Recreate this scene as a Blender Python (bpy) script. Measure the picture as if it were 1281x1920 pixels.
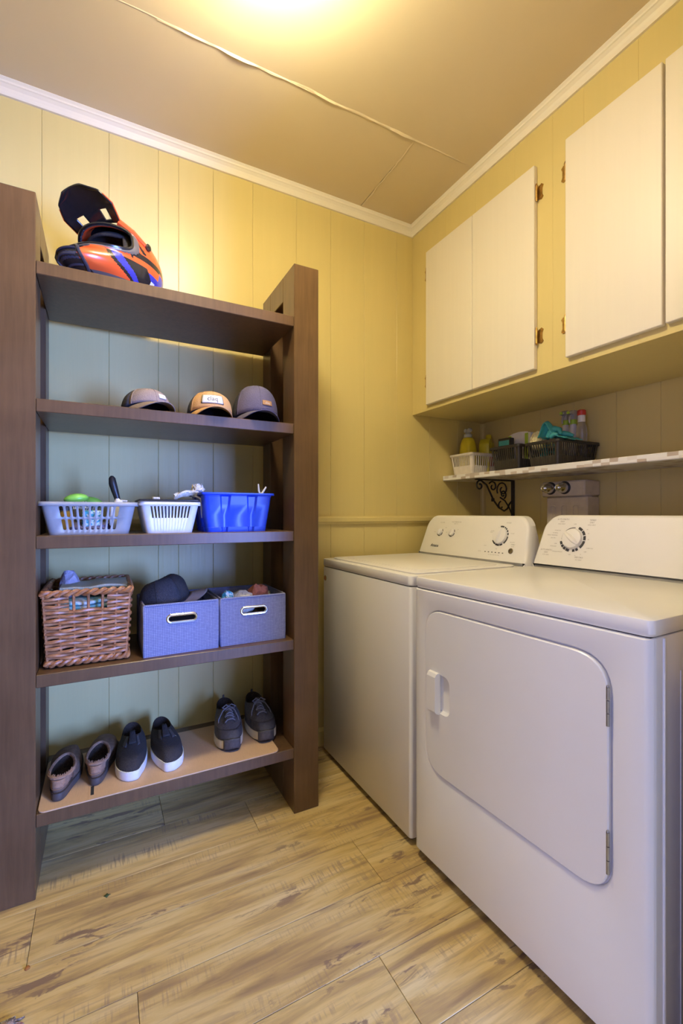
import bpy, bmesh, math, random
from mathutils import Vector, Matrix, noise
R = math.radians
PI = math.pi
random.seed(4)
for o in list(bpy.data.objects):
    bpy.data.objects.remove(o, do_unlink=True)
SC = bpy.context.scene
COL = SC.collection

# ------------------------------------------------------------------ camera
cam = bpy.data.objects.new('camera', bpy.data.cameras.new('camera'))
COL.objects.link(cam)
cam.location = (0, 0, 1.123)
cam.rotation_euler = (R(90), 0, R(-27.8))
cam.data.sensor_fit = 'VERTICAL'
cam.data.sensor_height = 36
cam.data.lens = 850 / 1920 * 36
cam.data.shift_y = 2 / 1920
cam.data.clip_start = 0.02
SC.camera = cam

# ------------------------------------------------------------------ light
SC.view_settings.view_transform = 'Standard'
SC.view_settings.look = 'None'
SC.view_settings.gamma = 1
SC.view_settings.use_curve_mapping = False
SC.view_settings.exposure = 0.0
world = bpy.data.worlds.new('world')
SC.world = world
world.use_nodes = True
world.node_tree.nodes['Background'].inputs[0].default_value = (0.35, 0.5, 1.0, 1)
world.node_tree.nodes['Background'].inputs[1].default_value = 0.1
LAMP = (0.36, 1.04)            # ceiling lamp
LAMP_STRENGTH = 118.0
LAMP_COLOR = (1.0, 0.87, 0.57)


def area(name, loc, target, sx, sy, power, color):
    l = bpy.data.lights.new(name, 'AREA')
    l.shape = 'RECTANGLE'
    l.size, l.size_y, l.energy, l.color = sx, sy, power, color
    o = bpy.data.objects.new(name, l)
    COL.objects.link(o)
    o.location = loc
    o.rotation_euler = (Vector(target) - Vector(loc)).to_track_quat('-Z', 'Y').to_euler()
    return o


# daylight at the rear window; the left light is added for the dryer front
area('window_daylight_rear', (2.2, -2.66, 1.02), (2.0, 0, 1.02), 0.85, 1.8, 500, (0.16, 0.30, 0.95))
area('added_fill_left', (-1.56, -0.55, 1.15), (0, -0.55, 1.15), 0.9, 1.5, 26, (0.40, 0.42, 1.0))

# ------------------------------------------------------------------ mesh builder


class MB:
    def __init__(s):
        s.v, s.f, s.mi, s.cur = [], [], [], 0

    def add(s, vs, fs, M=None):
        b = len(s.v)
        for p in vs:
            p = Vector(p)
            s.v.append(M @ p if M is not None else p)
        for f in fs:
            s.f.append([i + b for i in f])
            s.mi.append(s.cur)
        return s

    def box(s, x0, x1, y0, y1, z0, z1, c=0.0, M=None):
        c = min(c, (x1 - x0) * .45, (y1 - y0) * .45, (z1 - z0) * .45)
        if c <= 0:
            vs = [(x, y, z) for z in (z0, z1) for y in (y0, y1) for x in (x0, x1)]
            return s.add(vs, [(0, 2, 3, 1), (4, 5, 7, 6), (0, 1, 5, 4), (2, 6, 7, 3), (0, 4, 6, 2), (1, 3, 7, 5)], M)
        vs, ix = [], {}
        for sx in (0, 1):
            for sy in (0, 1):
                for sz in (0, 1):
                    X, Y, Z = (x0, x1)[sx], (y0, y1)[sy], (z0, z1)[sz]
                    dx, dy, dz = c * (1 - 2 * sx), c * (1 - 2 * sy), c * (1 - 2 * sz)
                    for a, p in enumerate(((X, Y + dy, Z + dz), (X + dx, Y, Z + dz), (X + dx, Y + dy, Z))):
                        ix[(sx, sy, sz, a)] = len(vs)
                        vs.append(p)
        fs = []
        q = [(0, 0), (1, 0), (1, 1), (0, 1)]
        for k in (0, 1):
            fs.append([ix[(k, a, b, 0)] for a, b in q])
            fs.append([ix[(a, k, b, 1)] for a, b in q])
            fs.append([ix[(a, b, k, 2)] for a, b in q])
        for a in (0, 1):
            for b in (0, 1):
                fs.append([ix[(a, b, 0, 0)], ix[(a, b, 1, 0)], ix[(a, b, 1, 1)], ix[(a, b, 0, 1)]])
                fs.append([ix[(a, 0, b, 0)], ix[(a, 1, b, 0)], ix[(a, 1, b, 2)], ix[(a, 0, b, 2)]])
                fs.append([ix[(0, a, b, 1)], ix[(1, a, b, 1)], ix[(1, a, b, 2)], ix[(0, a, b, 2)]])
                for d in (0, 1):
                    fs.append([ix[(a, b, d, 0)], ix[(a, b, d, 1)], ix[(a, b, d, 2)]])
        return s.add(vs, fs, M)

    def rings(s, rings, closed=True, cap0=True, cap1=True, M=None, skip=None):
        n = len(rings[0])
        vs = [p for r in rings for p in r]
        fs = []
        m = n if closed else n - 1
        for k in range(len(rings) - 1):
            for i in range(m):
                if skip and skip(k, i):
                    continue
                j = (i + 1) % n
                fs.append((k * n + i, k * n + j, (k + 1) * n + j, (k + 1) * n + i))
        if cap0:
            fs.append(list(range(n))[::-1])
        if cap1:
            fs.append([(len(rings) - 1) * n + i for i in range(n)])
        return s.add(vs, fs, M)

    def tube(s, pts, r, n=8, closed=False, M=None):
        pts = [Vector(p) for p in pts]
        N = len(pts)
        rr = r if isinstance(r, (list, tuple)) else [r] * N
        rings, up = [], None
        for i, p in enumerate(pts):
            a = pts[i - 1] if (i > 0 or closed) else p
            b = pts[(i + 1) % N] if (i < N - 1 or closed) else p
            t = (b - a).normalized()
            if up is None:
                up = Vector((0, 0, 1)) if abs(t.z) < .9 else Vector((1, 0, 0))
            u = (up - t * up.dot(t))
            if u.length < 1e-5:
                u = t.orthogonal()
            u.normalize()
            up = u
            w = t.cross(u)
            rings.append([p + (u * math.cos(2 * PI * k / n) + w * math.sin(2 * PI * k / n)) * rr[i] for k in range(n)])
        if closed:
            rings.append(rings[0])
        return s.rings(rings, True, not closed, not closed, M)

    def lathe(s, prof, n=24, M=None, cap=True):
        rings = [[(r * math.cos(2 * PI * k / n), r * math.sin(2 * PI * k / n), z) for k in range(n)] for r, z in prof]
        return s.rings(rings, True, cap, cap, M)

    def prism(s, poly, z0, z1, c=0.0, M=None):
        cx = sum(p[0] for p in poly) / len(poly)
        cy = sum(p[1] for p in poly) / len(poly)

        def sc(d, z):
            out = []
            for x, y in poly:
                L = math.hypot(x - cx, y - cy) or 1
                k = (L - d) / L
                out.append((cx + (x - cx) * k, cy + (y - cy) * k, z))
            return out
        if c > 0:
            rg = [sc(c, z0), sc(0, z0 + c), sc(0, z1 - c), sc(c * .35, z1 - c * .25), sc(c, z1)]
        else:
            rg = [sc(0, z0), sc(0, z1)]
        return s.rings(rg, M=M)

    def grid(s, fn, nu, nv, M=None, keep=None):
        vs = [fn(i / nu, j / nv) for j in range(nv + 1) for i in range(nu + 1)]
        fs = []
        for j in range(nv):
            for i in range(nu):
                if keep and not keep((i + .5) / nu, (j + .5) / nv):
                    continue
                a = j * (nu + 1) + i
                fs.append((a, a + 1, a + nu + 2, a + nu + 1))
        return s.add(vs, fs, M)


def obj(name, mb, mats, parent=None, smooth=True, ang=38, solid=0.0, off=-1, sub=0, loc=None):
    me = bpy.data.meshes.new(name)
    me.from_pydata([tuple(v) for v in mb.v], [], mb.f)
    if not isinstance(mats, (list, tuple)):
        mats = [mats]
    for m in mats:
        me.materials.append(m)
    if len(mats) > 1:
        me.polygons.foreach_set('material_index', mb.mi)
    bm = bmesh.new()
    bm.from_mesh(me)
    bmesh.ops.recalc_face_normals(bm, faces=bm.faces)
    bm.to_mesh(me)
    bm.free()
    if smooth:
        me.polygons.foreach_set('use_smooth', [True] * len(me.polygons))
        me.set_sharp_from_angle(angle=R(ang))
    o = bpy.data.objects.new(name, me)
    COL.objects.link(o)
    if parent is not None:
        o.parent = parent
    if loc is not None:
        o.location = loc
    if solid:
        md = o.modifiers.new('thickness', 'SOLIDIFY')
        md.thickness = solid
        md.offset = off
    if sub:
        md = o.modifiers.new('smooth', 'SUBSURF')
        md.levels = md.render_levels = sub
    return o


def thing(name, label, cat, loc=(0, 0, 0), rz=0.0, group=None, rx=0.0, ry=0.0):
    o = bpy.data.objects.new(name, None)
    COL.objects.link(o)
    o.empty_display_size = .05
    o.location = loc
    o.rotation_euler = (rx, ry, rz)
    return tag(o, label, cat, group)


def tag(o, label, cat, group=None):
    o['label'] = label
    o['category'] = cat
    if group:
        o['group'] = group
    return o


def struct(o):
    o['kind'] = 'structure'
    return o


def dup(root, loc, label, group=None, rz=None):
    r = root.copy()
    COL.objects.link(r)
    r.location = loc
    r['label'] = label
    if rz is not None:
        r.rotation_euler.z = rz
    if group:
        r['group'] = group
    for ch in [c for c in bpy.data.objects if c.parent == root]:
        d = ch.copy()
        COL.objects.link(d)
        d.parent = r
        for g in [c for c in bpy.data.objects if c.parent == ch]:
            e = g.copy()
            COL.objects.link(e)
            e.parent = d
    return r


def T(x, y, z):
    return Matrix.Translation((x, y, z))


def ROT(a, ax):
    return Matrix.Rotation(a, 4, ax)


def frame(o, u, v):
    """matrix whose x runs along u, y along v, z along u x v"""
    u = Vector(u).normalized()
    v = Vector(v).normalized()
    n = u.cross(v)
    M = Matrix((u, v, n)).transposed().to_4x4()
    M.translation = o
    return M


def rrect(w, d, r, n=5, seg=1):
    """rounded rectangle outline centred on 0, seg pieces per straight side"""
    pts = []
    cs = [(w / 2 - r, -d / 2 + r, -90), (w / 2 - r, d / 2 - r, 0), (-w / 2 + r, d / 2 - r, 90), (-w / 2 + r, -d / 2 + r, 180)]
    for k, (x, y, a) in enumerate(cs):
        for i in range(n + 1):
            t = R(a + 90 * i / n)
            pts.append((x + r * math.cos(t), y + r * math.sin(t)))
    return pts


def ss(a, b, x):
    t = max(0.0, min(1.0, (x - a) / (b - a)))
    return t * t * (3 - 2 * t)


# ------------------------------------------------------------------ materials
class NT:
    def __init__(s, name):
        s.m = bpy.data.materials.new(name)
        s.m.use_nodes = True
        s.t = s.m.node_tree
        s.b = s.t.nodes['Principled BSDF']

    def n(s, typ, **kw):
        nd = s.t.nodes.new(typ)
        for k, v in kw.items():
            if k.startswith('i_'):
                k = k[2:]
                nd.inputs[int(k) if k.isdigit() else k.replace('_', ' ')].default_value = v
            else:
                setattr(nd, k, v)
        return nd

    def l(s, a, b):
        s.t.links.new(a, b)

    def coord(s, scale=(1, 1, 1), kind='Object', rand=False):
        tc = s.n('ShaderNodeTexCoord')
        src = tc.outputs[kind]
        if rand:
            oi = s.n('ShaderNodeObjectInfo')
            mu = s.n('ShaderNodeMath', operation='MULTIPLY', i_1=37.0)
            s.l(oi.outputs['Random'], mu.inputs[0])
            ad = s.n('ShaderNodeVectorMath', operation='ADD')
            s.l(src, ad.inputs[0])
            s.l(mu.outputs[0], ad.inputs[1])
            src = ad.outputs[0]
        mp = s.n('ShaderNodeMapping')
        mp.inputs['Scale'].default_value = scale
        s.l(src, mp.inputs['Vector'])
        return mp.outputs[0]

    def noise(s, vec, scale, detail=4, rough=.55, dist=0.0):
        nd = s.n('ShaderNodeTexNoise')
        nd.inputs['Scale'].default_value = scale
        nd.inputs['Detail'].default_value = detail
        nd.inputs['Roughness'].default_value = rough
        nd.inputs['Distortion'].default_value = dist
        s.l(vec, nd.inputs['Vector'])
        return nd.outputs['Fac']

    def ramp(s, fac, stops):
        nd = s.n('ShaderNodeValToRGB')
        e = nd.color_ramp.elements
        while len(e) < len(stops):
            e.new(.5)
        for k, (p, c) in enumerate(stops):
            e[k].position = p
            e[k].color = (*c, 1) if isinstance(c, tuple) else (c, c, c, 1)
        s.l(fac, nd.inputs[0])
        return nd.outputs[0]

    def mix(s, a, b, fac, blend='MIX'):
        nd = s.n('ShaderNodeMix', data_type='RGBA', blend_type=blend)
        for sock, v in ((nd.inputs[6], a), (nd.inputs[7], b), (nd.inputs[0], fac)):
            if isinstance(v, (int, float)):
                sock.default_value = v
            elif isinstance(v, tuple):
                sock.default_value = (*v, 1)
            else:
                s.l(v, sock)
        return nd.outputs[2]

    def bump(s, h, strength, dist=.01):
        nd = s.n('ShaderNodeBump')
        nd.inputs['Strength'].default_value = strength
        nd.inputs['Distance'].default_value = dist
        s.l(h, nd.inputs['Height'])
        s.l(nd.outputs[0], s.b.inputs['Normal'])

    def col(s, c):
        if isinstance(c, tuple):
            s.b.inputs['Base Color'].default_value = (*c, 1)
        else:
            s.l(c, s.b.inputs['Base Color'])

    def set(s, **kw):
        for k, v in kw.items():
            s.b.inputs[k.replace('_', ' ')].default_value = v
        return s


def plain(name, c, rough=.5, var=.06, scale=30, bump=0.0, metal=0.0, coat=0.0, stretch=(1, 1, 1), **kw):
    t = NT(name)
    v = t.coord(stretch)
    f = t.noise(v, scale, 3)
    lo = tuple(x * (1 - var) for x in c)
    hi = tuple(min(1, x * (1 + var)) for x in c)
    t.col(t.ramp(f, [(.3, lo), (.7, hi)]))
    t.set(Roughness=rough, Metallic=metal)
    if coat:
        t.set(Coat_Weight=coat, Coat_Roughness=.12)
    if bump:
        t.bump(f, bump)
    for k, x in kw.items():
        t.b.inputs[k.replace('_', ' ')].default_value = x
    return t.m


def painted(name, c, rough, grain=(14, 14, .7), bump=.12):
    """brush-painted boards: faint vertical grain under the paint"""
    t = NT(name)
    f = t.noise(t.coord(grain), 3, 5, .6)
    g = t.noise(t.coord((1, 1, 1)), 2.2, 2)
    t.col(t.mix(t.ramp(f, [(.25, tuple(x * .975 for x in c)), (.75, tuple(min(1, x * 1.015) for x in c))]),
                tuple(x * .965 for x in c), t.ramp(g, [(.35, 0.0), (.75, .6)])))
    t.set(Roughness=rough)
    t.bump(f, bump, .004)
    return t.m


MAT = {}
WALL = (.70, .575, .235)
MAT['wall'] = painted('yellow_wall_paint', WALL, .33)
MAT['ceil'] = painted('tan_ceiling_paint', (.70, .585, .39), .38, (1.5, 1.5, 1.5), .25)
MAT['trim'] = painted('cream_trim_paint', (.86, .80, .66), .35, (3, 3, 3), .05)
MAT['door'] = painted('cream_door_paint', (.82, .76, .62), .4, (16, 16, .6), .05)
MAT['plain_wall'] = plain('off_white_wall', (.42, .38, .32), .8)


def wood_mat():
    t = NT('espresso_wood')
    f = t.noise(t.coord((18, 18, 1.2)), 4, 6, .6, .3)
    g = t.noise(t.coord((1, 1, 1)), 5, 3)
    c = t.ramp(f, [(.25, (.085, .046, .022)), (.75, (.14, .078, .036))])
    t.col(t.mix(c, (.19, .108, .052), t.ramp(g, [(.4, 0.0), (.8, .5)])))
    t.set(Roughness=.34)
    t.bump(f, .04, .003)
    return t.m


MAT['wood'] = wood_mat()


def floor_mat():
    t = NT('weathered_plank_laminate')
    base = t.coord((1, 1, 1), rand=True)
    lng = t.coord((1.1, 9, 1), rand=True)
    fine = t.coord((2.5, 45, 1), rand=True)
    saw = t.coord((170, 12, 1), rand=True)
    oi = t.n('ShaderNodeObjectInfo')
    tone = t.ramp(oi.outputs['Random'], [(0, (.59, .41, .145)), (.5, (.69, .495, .185)), (1, (.63, .44, .15))])
    f1 = t.noise(lng, 2.0, 6, .6, .6)
    c = t.mix(tone, (.78, .62, .30), t.ramp(f1, [(.46, 0.0), (.66, .8)]))
    c = t.mix(c, (.30, .195, .095), t.ramp(f1, [(.33, .85), (.49, 0.0)]))
    f2 = t.noise(fine, 2.0, 4, .7)
    c = t.mix(c, (.40, .27, .135), t.ramp(f2, [(.33, .6), (.50, 0.0)]))
    # saw marks: short dark ticks across the board inside patches
    f3 = t.noise(saw, 1.0, 2, .5)
    patch = t.noise(t.coord((1.2, 7, 1), rand=True), 1.7, 3, .6)
    tick = t.mix((0.0, 0.0, 0.0), t.ramp(patch, [(.52, 0.0), (.64, .55)]), t.ramp(f3, [(.52, 0.0), (.62, 1.0)]))
    c = t.mix(c, (.33, .225, .14), tick)
    # peeled streaks, dark brown
    f4 = t.noise(t.coord((5, 22, 1), rand=True), 1.6, 5, .65, .8)
    pk = t.noise(t.coord((.9, 5, 1), rand=True), 1.5, 2)
    peel = t.mix((0.0, 0.0, 0.0), t.ramp(pk, [(.50, 0.0), (.58, .9)]), t.ramp(f4, [(.54, 0.0), (.59, 1.0)]))
    c = t.mix(c, (.25, .16, .10), peel)
    t.col(c)
    t.set(Roughness=.46)
    t.bump(f2, .08, .003)
    return t.m


MAT['floor'] = floor_mat()
MAT['white'] = plain('white_enamel', (.87, .85, .83), .34, .015, 4, coat=.12)
MAT['white_plastic'] = plain('white_console_plastic', (.89, .87, .83), .38, .015, 6)
MAT['dark_gap'] = plain('dark_rubber', (.03, .03, .032), .7)
MAT['print'] = plain('grey_print', (.36, .34, .31), .6)
MAT['print_dark'] = plain('black_print', (.05, .05, .055), .5)
MAT['chrome'] = plain('chrome', (.75, .75, .76), .16, .03, metal=1.0)
MAT['steel'] = plain('dull_steel', (.42, .40, .38), .35, .1, metal=1.0)
MAT['brass'] = plain('aged_brass', (.45, .28, .09), .35, .3, 60, metal=1.0)
MAT['iron'] = plain('black_iron', (.022, .018, .017), .5, .2, 60, bump=.2)
MAT['beige'] = plain('beige_plastic', (.66, .57, .43), .4)
MAT['grey_plastic'] = plain('grey_plastic', (.36, .37, .385), .38)
MAT['bright_plastic'] = plain('white_basket_plastic', (.80, .79, .80), .35)
MAT['cream_plastic'] = plain('cream_basket_plastic', (.83, .76, .66), .4)
MAT['black_plastic'] = plain('black_plastic', (.026, .023, .022), .4)
MAT['blue_plastic'] = plain('blue_plastic', (.022, .085, .80), .3, .05, Transmission_Weight=0.0)
MAT['green'] = plain('green_plastic', (.28, .70, .10), .3)
MAT['cotton'] = plain('white_cotton', (.80, .76, .70), .9, .1, 120, bump=.5)
MAT['cardboard'] = plain('cardboard', (.66, .44, .25), .8, .06, 40, stretch=(30, 1, 1))
MAT['black_cloth'] = plain('black_canvas', (.035, .030, .030), .85, .25, 300, bump=.4)
MAT['navy_cloth'] = plain('navy_cloth', (.125, .115, .21), .85, .15, 300, bump=.3)
MAT['mesh_cloth'] = plain('dark_trucker_mesh', (.045, .042, .05), .9, .6, 420, bump=.5)
MAT['tan_cloth'] = plain('tan_cloth', (.70, .40, .17), .85, .08, 300, bump=.3)
MAT['grey_cloth'] = plain('grey_cloth', (.30, .235, .21), .85, .08, 300, bump=.3)
MAT['patch_white'] = plain('white_patch', (.82, .80, .76), .7)
MAT['leather'] = plain('tan_leather', (.50, .27, .12), .5)
MAT['white_rubber'] = plain('white_rubber', (.80, .78, .77), .5)
MAT['cream_rubber'] = plain('cream_rubber', (.74, .66, .48), .55)
MAT['brown_suede'] = plain('brown_suede', (.185, .115, .075), .9, .25, 60, bump=.2)
MAT['brown_light'] = plain('pale_suede', (.33, .20, .125), .9, .25, 80, bump=.3)
MAT['brown_dark'] = plain('dark_brown_lining', (.05, .033, .022), .95, .3, 200, bump=.5)
MAT['dark_sole'] = plain('dark_rubber_sole', (.085, .068, .06), .6, .2, 30)
MAT['shoe_grey'] = plain('grey_knit', (.135, .122, .125), .85, .25, 260, bump=.5)
MAT['shoe_dark'] = plain('dark_grey_overlay', (.075, .068, .070), .7, .2, 100)
MAT['lace'] = plain('grey_lace', (.20, .19, .215), .9, .2, 200)
MAT['turq'] = plain('turquoise_rubber', (.05, .36, .37), .45)
MAT['yellow'] = plain('yellow_bottle_plastic', (.72, .60, .03), .35)
MAT['clear'] = plain('frosted_cap', (.62, .64, .68), .2, Transmission_Weight=.35)
MAT['lime'] = plain('lime_plastic', (.42, .62, .06), .4)
MAT['red'] = plain('red_plastic', (.62, .05, .035), .4)
MAT['orange'] = plain('orange_label', (.75, .14, .04), .5)
MAT['sponge'] = plain('pale_yellow_sponge', (.84, .74, .40), .95, .15, 160, bump=.8)
MAT['pale_blue'] = plain('pale_towel', (.86, .86, .66), .95, .06, 200, bump=.5)
MAT['lilac'] = plain('lilac_cloth', (.58, .52, .64), .95, .08, 150, bump=.4)
MAT['orange_cloth'] = plain('faded_orange_cloth', (.62, .22, .14), .95, .2, 80, bump=.4)
MAT['glassy'] = plain('clear_bottle_plastic', (.75, .72, .66), .12, Transmission_Weight=.8)
MAT['amber'] = plain('amber_jar', (.30, .17, .03), .3)


def weave_mat():
    t = NT('blue_woven_fabric')
    v = t.coord((1, 1, 1))
    ck = t.n('ShaderNodeTexChecker', i_Scale=260.0)
    ck.inputs['Color1'].default_value = (.13, .14, .27, 1)
    ck.inputs['Color2'].default_value = (.34, .36, .52, 1)
    rt = t.n('ShaderNodeMapping')
    rt.inputs['Rotation'].default_value = (0, R(45), 0)
    t.l(v, rt.inputs[0])
    t.l(rt.outputs[0], ck.inputs['Vector'])
    f = t.noise(v, 90, 3)
    t.col(t.mix(ck.outputs[0], (.17, .18, .30), t.ramp(f, [(.35, 0.0), (.7, .7)])))
    t.set(Roughness=.9)
    t.bump(ck.outputs[1], .5, .002)
    return t.m


MAT['weave'] = weave_mat()
MAT['bin_lining'] = plain('navy_bin_lining', (.07, .07, .14), .9)


def wicker_mat():
    t = NT('willow_rod')
    f = t.noise(t.coord((30, 30, 60), rand=True), 1.2, 3)
    t.col(t.ramp(f, [(.25, (.20, .075, .030)), (.5, (.42, .18, .075)), (.8, (.60, .31, .14))]))
    t.set(Roughness=.38)
    return t.m


MAT['wicker'] = wicker_mat()
MAT['wicker_dark'] = plain('dark_willow', (.07, .045, .045), .5, .3, 60)


def scale_mat():
    """printed shelf liner: honeycomb of white, grey and taupe tiles"""
    t = NT('honeycomb_shelf_liner')
    v = t.coord((30, 30, 30))
    vo = t.n('ShaderNodeTexVoronoi', feature='F1')
    vo.inputs['Randomness'].default_value = .12
    vo.inputs['Scale'].default_value = 1.0
    t.l(v, vo.inputs['Vector'])
    sp = t.n('ShaderNodeSeparateColor')
    t.l(vo.outputs['Color'], sp.inputs[0])
    t.col(t.ramp(sp.outputs[0], [(.0, (.50, .42, .36)), (.24, (.64, .57, .52)), (.32, (.84, .82, .81)), (1, (.86, .85, .84))]))
    t.set(Roughness=.35)
    return t.m


MAT['liner'] = scale_mat()
lamp_t = NT('lit_glass_shade')
lamp_t.b.inputs['Emission Color'].default_value = (*LAMP_COLOR, 1)
lamp_t.b.inputs['Emission Strength'].default_value = LAMP_STRENGTH
MAT['lamp'] = lamp_t.m


def cloth_print(name, a, b, sc):
    t = NT(name)
    f = t.noise(t.coord(), sc, 2, .4, 1.5)
    t.col(t.ramp(f, [(.46, a), (.5, b), (.58, b), (.62, a)]))
    t.set(Roughness=.95)
    return t.m


MAT['turq_print'] = cloth_print('turquoise_printed_cloth', (.06, .36, .55), (.60, .72, .74), 40)
MAT['green_print'] = cloth_print('pale_printed_cloth', (.74, .74, .66), (.25, .52, .50), 9)
MAT['yellow_print'] = cloth_print('pale_yellow_printed_cloth', (.74, .72, .48), (.55, .68, .66), 14)

# ------------------------------------------------------------------ room shell
YB, XR, XL, YN, HC = 1.99, 2.0, -1.2, 0.455, 2.655      # back, right, left, near wall, ceiling


def shell(name, boxes, m, kids=None):
    mb = MB()
    for b in boxes:
        mb.box(*b)
    return struct(obj(name, mb, m, smooth=False))


floor = shell('floor', [(-1.7, 3.1, -2.8, 2.1, -.06, -.008)], MAT['dark_gap'])
W = .192
y0 = 1.356 - W * 22
joint = {22: -.167, 21: .757, 20: .072, 23: .49, 24: .198, 19: .62, 25: -.4}
row = 0
plank_mesh = {}
y = y0
while y < 2.0:
    j = joint.get(row, random.uniform(-1, 1))
    LEN = 1.21
    k0 = math.floor((-1.7 - j) / LEN)
    x = j + k0 * LEN
    while x < 3.1:
        a, b = max(x, -1.7), min(x + LEN, 3.1)
        ya, yb = max(y, -2.8), min(y + W, 2.0)
        if b - a > .03 and yb - ya > .02:
            key = (round(b - a, 3), round(yb - ya, 3))
            if key not in plank_mesh:
                mb = MB().box(-(b - a) / 2 + .0006, (b - a) / 2 - .0006, -(yb - ya) / 2 + .0006, (yb - ya) / 2 - .0006, -.011, 0, .0008)
                o = obj('plank', mb, MAT['floor'], floor, smooth=False)
                plank_mesh[key] = o
            else:
                o = plank_mesh[key].copy()
                COL.objects.link(o)
            o.location = ((a + b) / 2, (ya + yb) / 2, 0)
        x += LEN
    y += W
    row += 1


def boards(wall, cuts, place, m, z0=0.0, z1=HC, th=.014):
    """vertical boards with a shallow groove between them"""
    for a, b in zip(cuts[:-1], cuts[1:]):
        o = obj('board', MB().box(-(b - a) / 2 + .0003, (b - a) / 2 - .0003, -th, 0, z0, z1, .0013), m, wall, smooth=False)
        o.location, o.rotation_euler = place((a + b) / 2)


wall_back = shell('wall_back', [(XL - .1, XR + .1, YB + .012, YB + .1, 0, HC)], MAT['wall'])
boards(wall_back, [XL, -1.0, -.78, -.6, -.4, -.198, .022, .202, .281, .423, .598, .809, .989, 1.18, 1.38, 1.6, 1.8, XR],
       lambda c: ((c, YB + .014, 0), (0, 0, 0)), MAT['wall'])
wall_right = shell('wall_right', [(XR + .012, XR + .1, YN, YB, 0, HC)], MAT['wall'])
boards(wall_right, [YN, .62, .83, 1.02, 1.2, 1.4, 1.59, 1.78, YB], lambda c: ((XR + .014, c, 0), (0, 0, R(-90))), MAT['wall'])
wall_left = shell('wall_left', [(XL - .1, XL - .012, YN, YB, 0, HC)], MAT['wall'])
boards(wall_left, [YN, .6, .8, 1.0, 1.2, 1.4, 1.6, 1.8, YB], lambda c: ((XL - .014, c, 0), (0, 0, R(90))), MAT['wall'])
# wall with the doorway the camera looks through, and the shell of the room behind it
DX0, DX1, DH = -.16, .967, 2.18
wall_near = shell('wall_near', [(-1.7, DX0, YN - .1, YN, 0, HC), (DX1, 3.1, YN - .1, YN, 0, HC), (DX0, DX1, YN - .1, YN, DH, HC)], MAT['wall'])
shell('wall_behind', [(-1.7, 1.7, -2.8, -2.72, 0, HC), (2.7, 3.1, -2.8, -2.72, 0, HC), (1.7, 2.7, -2.8, -2.72, 0, .07), (1.7, 2.7, -2.8, -2.72, 1.95, HC)], MAT['plain_wall'])
shell('wall_side', [(-1.7, -1.62, -2.72, -1.1, 0, HC), (-1.7, -1.62, 0, YN - .1, 0, HC), (-1.7, -1.62, -1.1, 0, 0, .35), (-1.7, -1.62, -1.1, 0, 1.95, HC)], MAT['plain_wall'])
shell('wall_far_side', [(3.0, 3.1, -2.72, YN - .1, 0, HC)], MAT['plain_wall'])


def window(name, x0, x1, z0, z1, M):
    mb = MB()
    for a, b, c, d in ((x0, x1, z0, z0 + .05), (x0, x1, z1 - .05, z1), (x0, x0 + .05, z0, z1), (x1 - .05, x1, z0, z1), ((x0 + x1) / 2 - .02, (x0 + x1) / 2 + .02, z0, z1)):
        mb.box(a, b, -.03, .03, c, d, .004, M)
    w = struct(obj(name, mb, MAT['trim']))
    g = NT(name + '_glass')
    g.set(Transmission_Weight=1.0, Roughness=.02)
    obj('pane', MB().box(x0 + .04, x1 - .04, -.003, .003, z0 + .04, z1 - .04, 0, M), g.m, w)


window('window_1', 1.7, 2.7, .07, 1.95, T(0, -2.76, 0))
window('added_window', -.4, .7, .35, 1.95, T(-1.66, -.7, 0) @ ROT(R(90), 'Z'))  # unseen window, added to go with the cool fill on the dryer
mb = MB()
mb.box(DX0 - .07, DX0, YN - .115, YN - .098, 0, DH + .07, .003).box(DX1, DX1 + .07, YN - .115, YN - .098, 0, DH + .07, .003).box(DX0, DX1, YN - .115, YN - .098, DH, DH + .07, .003)
struct(obj('trim_4', mb, MAT['trim']))

ceiling = shell('ceiling', [(-1.7, 3.1, -2.8, 2.1, HC + .012, HC + .08)], MAT['ceil'])


def sheet(x0, x1, ya, yb):
    mb = MB().box(x0 + .001, x1 - .001, ya + .001, yb - .001, HC, HC + .013, .002)
    obj('panel', mb, MAT['ceil'], ceiling, smooth=False)


sheet(XL, 1.14, 1.508, YB + .02)
sheet(1.14, XR, 1.508, YB + .02)
sheet(XL, XR, .30, 1.508)
sheet(-1.7, 3.1, -2.8, .30)


def ridge(pts, w, h, seed):
    """irregular strip of joint filler standing proud of the ceiling"""
    mb = MB()
    rr = []
    rnd = random.Random(seed)
    P = [Vector(p) for p in pts]
    n = 70
    L = len(P) - 1
    for i in range(n + 1):
        t = i / n * L
        k = min(int(t), L - 1)
        p = P[k].lerp(P[k + 1], t - k)
        d = (P[k + 1] - P[k]).normalized()
        s = Vector((-d.y, d.x, 0))
        off = .006 * noise.noise((t * 7, seed, 0)) + .003 * noise.noise((t * 23, seed, 4))
        ww = w * (.55 + .9 * abs(noise.noise((t * 5, seed, 9))))
        hh = h * (.35 + 1.3 * abs(noise.noise((t * 6, seed, 2))))
        rr.append([p + s * (off - ww) + Vector((0, 0, .0005)), p + s * (off - ww * .3) - Vector((0, 0, hh)), p + s * (off + ww * .25) - Vector((0, 0, hh * .7)), p + s * (off + ww) + Vector((0, 0, .0005))])
    mb.rings(rr, False, False, False)
    return obj('joint_filler', mb, MAT['ceil'], ceiling, ang=60)


ridge([(XL, 1.51, HC), (1.99, 1.508, HC)], .006, .004, 3)
ridge([(.15, 1.512, HC), (1.15, 1.508, HC)], .010, .007, 8)
ridge([(1.14, 1.51, HC), (1.147, 1.96, HC)], .007, .003, 5)


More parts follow.
